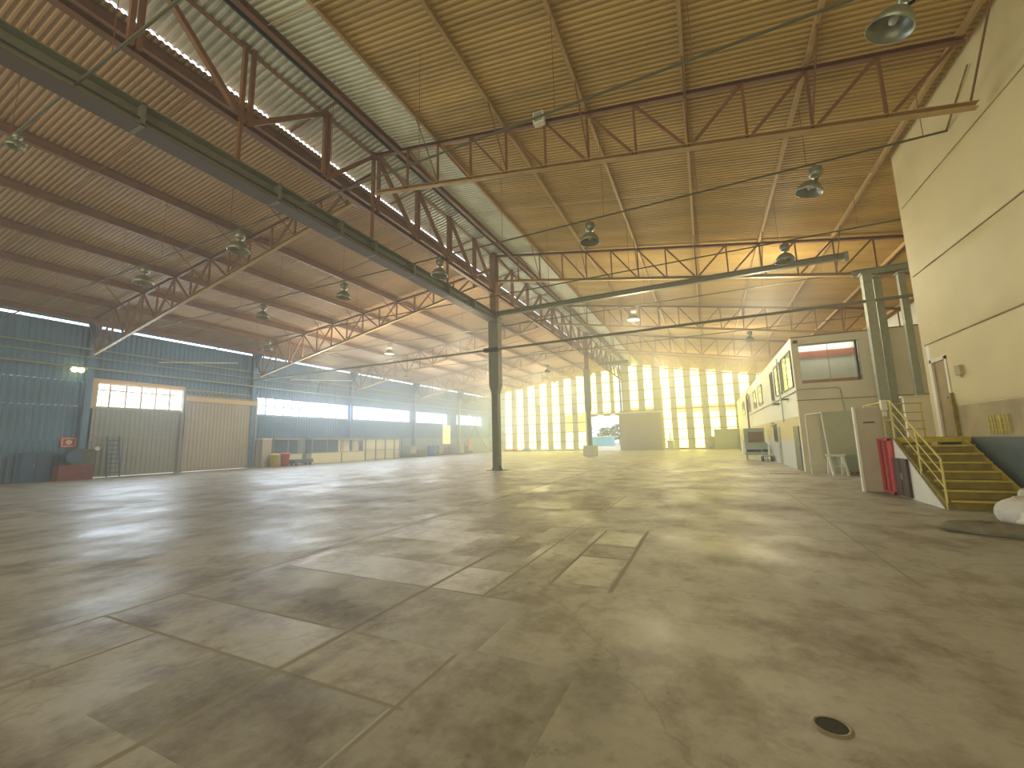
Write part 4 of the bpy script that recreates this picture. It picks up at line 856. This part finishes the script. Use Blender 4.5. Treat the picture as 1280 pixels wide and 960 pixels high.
# ------------------------------------------------------------------ world, lights, camera
w = bpy.data.worlds.new('sky'); scn.world = w; w.use_nodes = True
bg = w.node_tree.nodes['Background']; bg.inputs[0].default_value = (.82, .90, 1.0, 1); bg.inputs[1].default_value = 2.0

def area(name, loc, rot, sx, sy, power, col):
    l = bpy.data.lights.new(name, 'AREA'); l.shape = 'RECTANGLE'; l.size = sx; l.size_y = sy; l.energy = power; l.color = col
    o = bpy.data.objects.new(name, l); COL.objects.link(o); o.location = loc; o.rotation_euler = rot; return o
def point(name, loc, power, col, r=.3):
    l = bpy.data.lights.new(name, 'POINT'); l.energy = power; l.color = col; l.shadow_soft_size = r
    o = bpy.data.objects.new(name, l); COL.objects.link(o); o.location = loc; return o
# daylight coming in through the window ribbon
for a, c in WIN[2:]:
    area('window_daylight', (XL - .35, (a + c) / 2, 5.05), (0, -PI / 2, 0), 1.6, c - a, 140 * (c - a), (.74, .87, 1))
LP = []
for y in (22.7, 37.5, 50):
    for x in (3.2, -3.1, -14.2, -20.2, -26.4): LP.append((x, y))
for k, (x, y) in enumerate(LP):
    point('far_fill_light', (x, y, 7.95), 430, (1, .89, .62), .9)  # added fill for the far half, mostly with no lamp fitting at these spots

# haze volumes added to give the pale veil of lens glare
hm = bpy.data.materials.new('glare_haze'); hm.use_nodes = True; nt = hm.node_tree; nt.nodes.clear()
ho = nt.nodes.new('ShaderNodeOutputMaterial'); hv = nt.nodes.new('ShaderNodeVolumeScatter'); hv.inputs['Color'].default_value = (1, 1, 1, 1)
hv.inputs['Density'].default_value = .008; hv.inputs['Anisotropy'].default_value = .3; nt.links.new(hv.outputs[0], ho.inputs['Volume'])
hm2 = hm.copy(); hm2.name = 'dense_glare_haze'; hm2.node_tree.nodes[hv.name].inputs['Density'].default_value = .018
b = MB(); b.box(XL + .01, XW - .03, Y0 + .05, 19.95, .001, 13.9); tag(b.build('haze', hm), 'thin haze added for the glare veil, near half of the hall', 'haze', kind='stuff')
b = MB(); b.box(XL + .01, XW - .03, 20.0, YB - .02, .001, 13.9); tag(b.build('haze', hm2), 'denser haze added for the glare veil, far half of the hall', 'haze', kind='stuff')

area('office_fill_light', (5.14, CY + .34, 5.74), (0, 0, 0), 2.1, .3, 13, (1, .97, .88))  # added fill brightening the room behind the office window, no fitting modelled
cam = bpy.data.cameras.new('camera'); co = bpy.data.objects.new('camera', cam); COL.objects.link(co)
cam.sensor_width = 36; cam.lens = 36 * 515.9 / 1280; cam.clip_start = .05; cam.clip_end = 600
yaw, pit, rol = [math.radians(a) for a in (24.923, 7.96, -1.3046)]
fw = Vector((-math.sin(yaw) * math.cos(pit), math.cos(yaw) * math.cos(pit), math.sin(pit))); r = Vector((math.cos(yaw), math.sin(yaw), 0)); u = r.cross(fw)
r2 = math.cos(rol) * r + math.sin(rol) * u; u2 = -math.sin(rol) * r + math.cos(rol) * u
co.matrix_world = Matrix(((r2.x, u2.x, -fw.x, 0), (r2.y, u2.y, -fw.y, 0), (r2.z, u2.z, -fw.z, 1.6), (0, 0, 0, 1)))
scn.camera = co
vs = scn.view_settings; vs.view_transform = 'Standard'; vs.look = 'None'; vs.gamma = 1; vs.use_curve_mapping = False; vs.exposure = 0.8
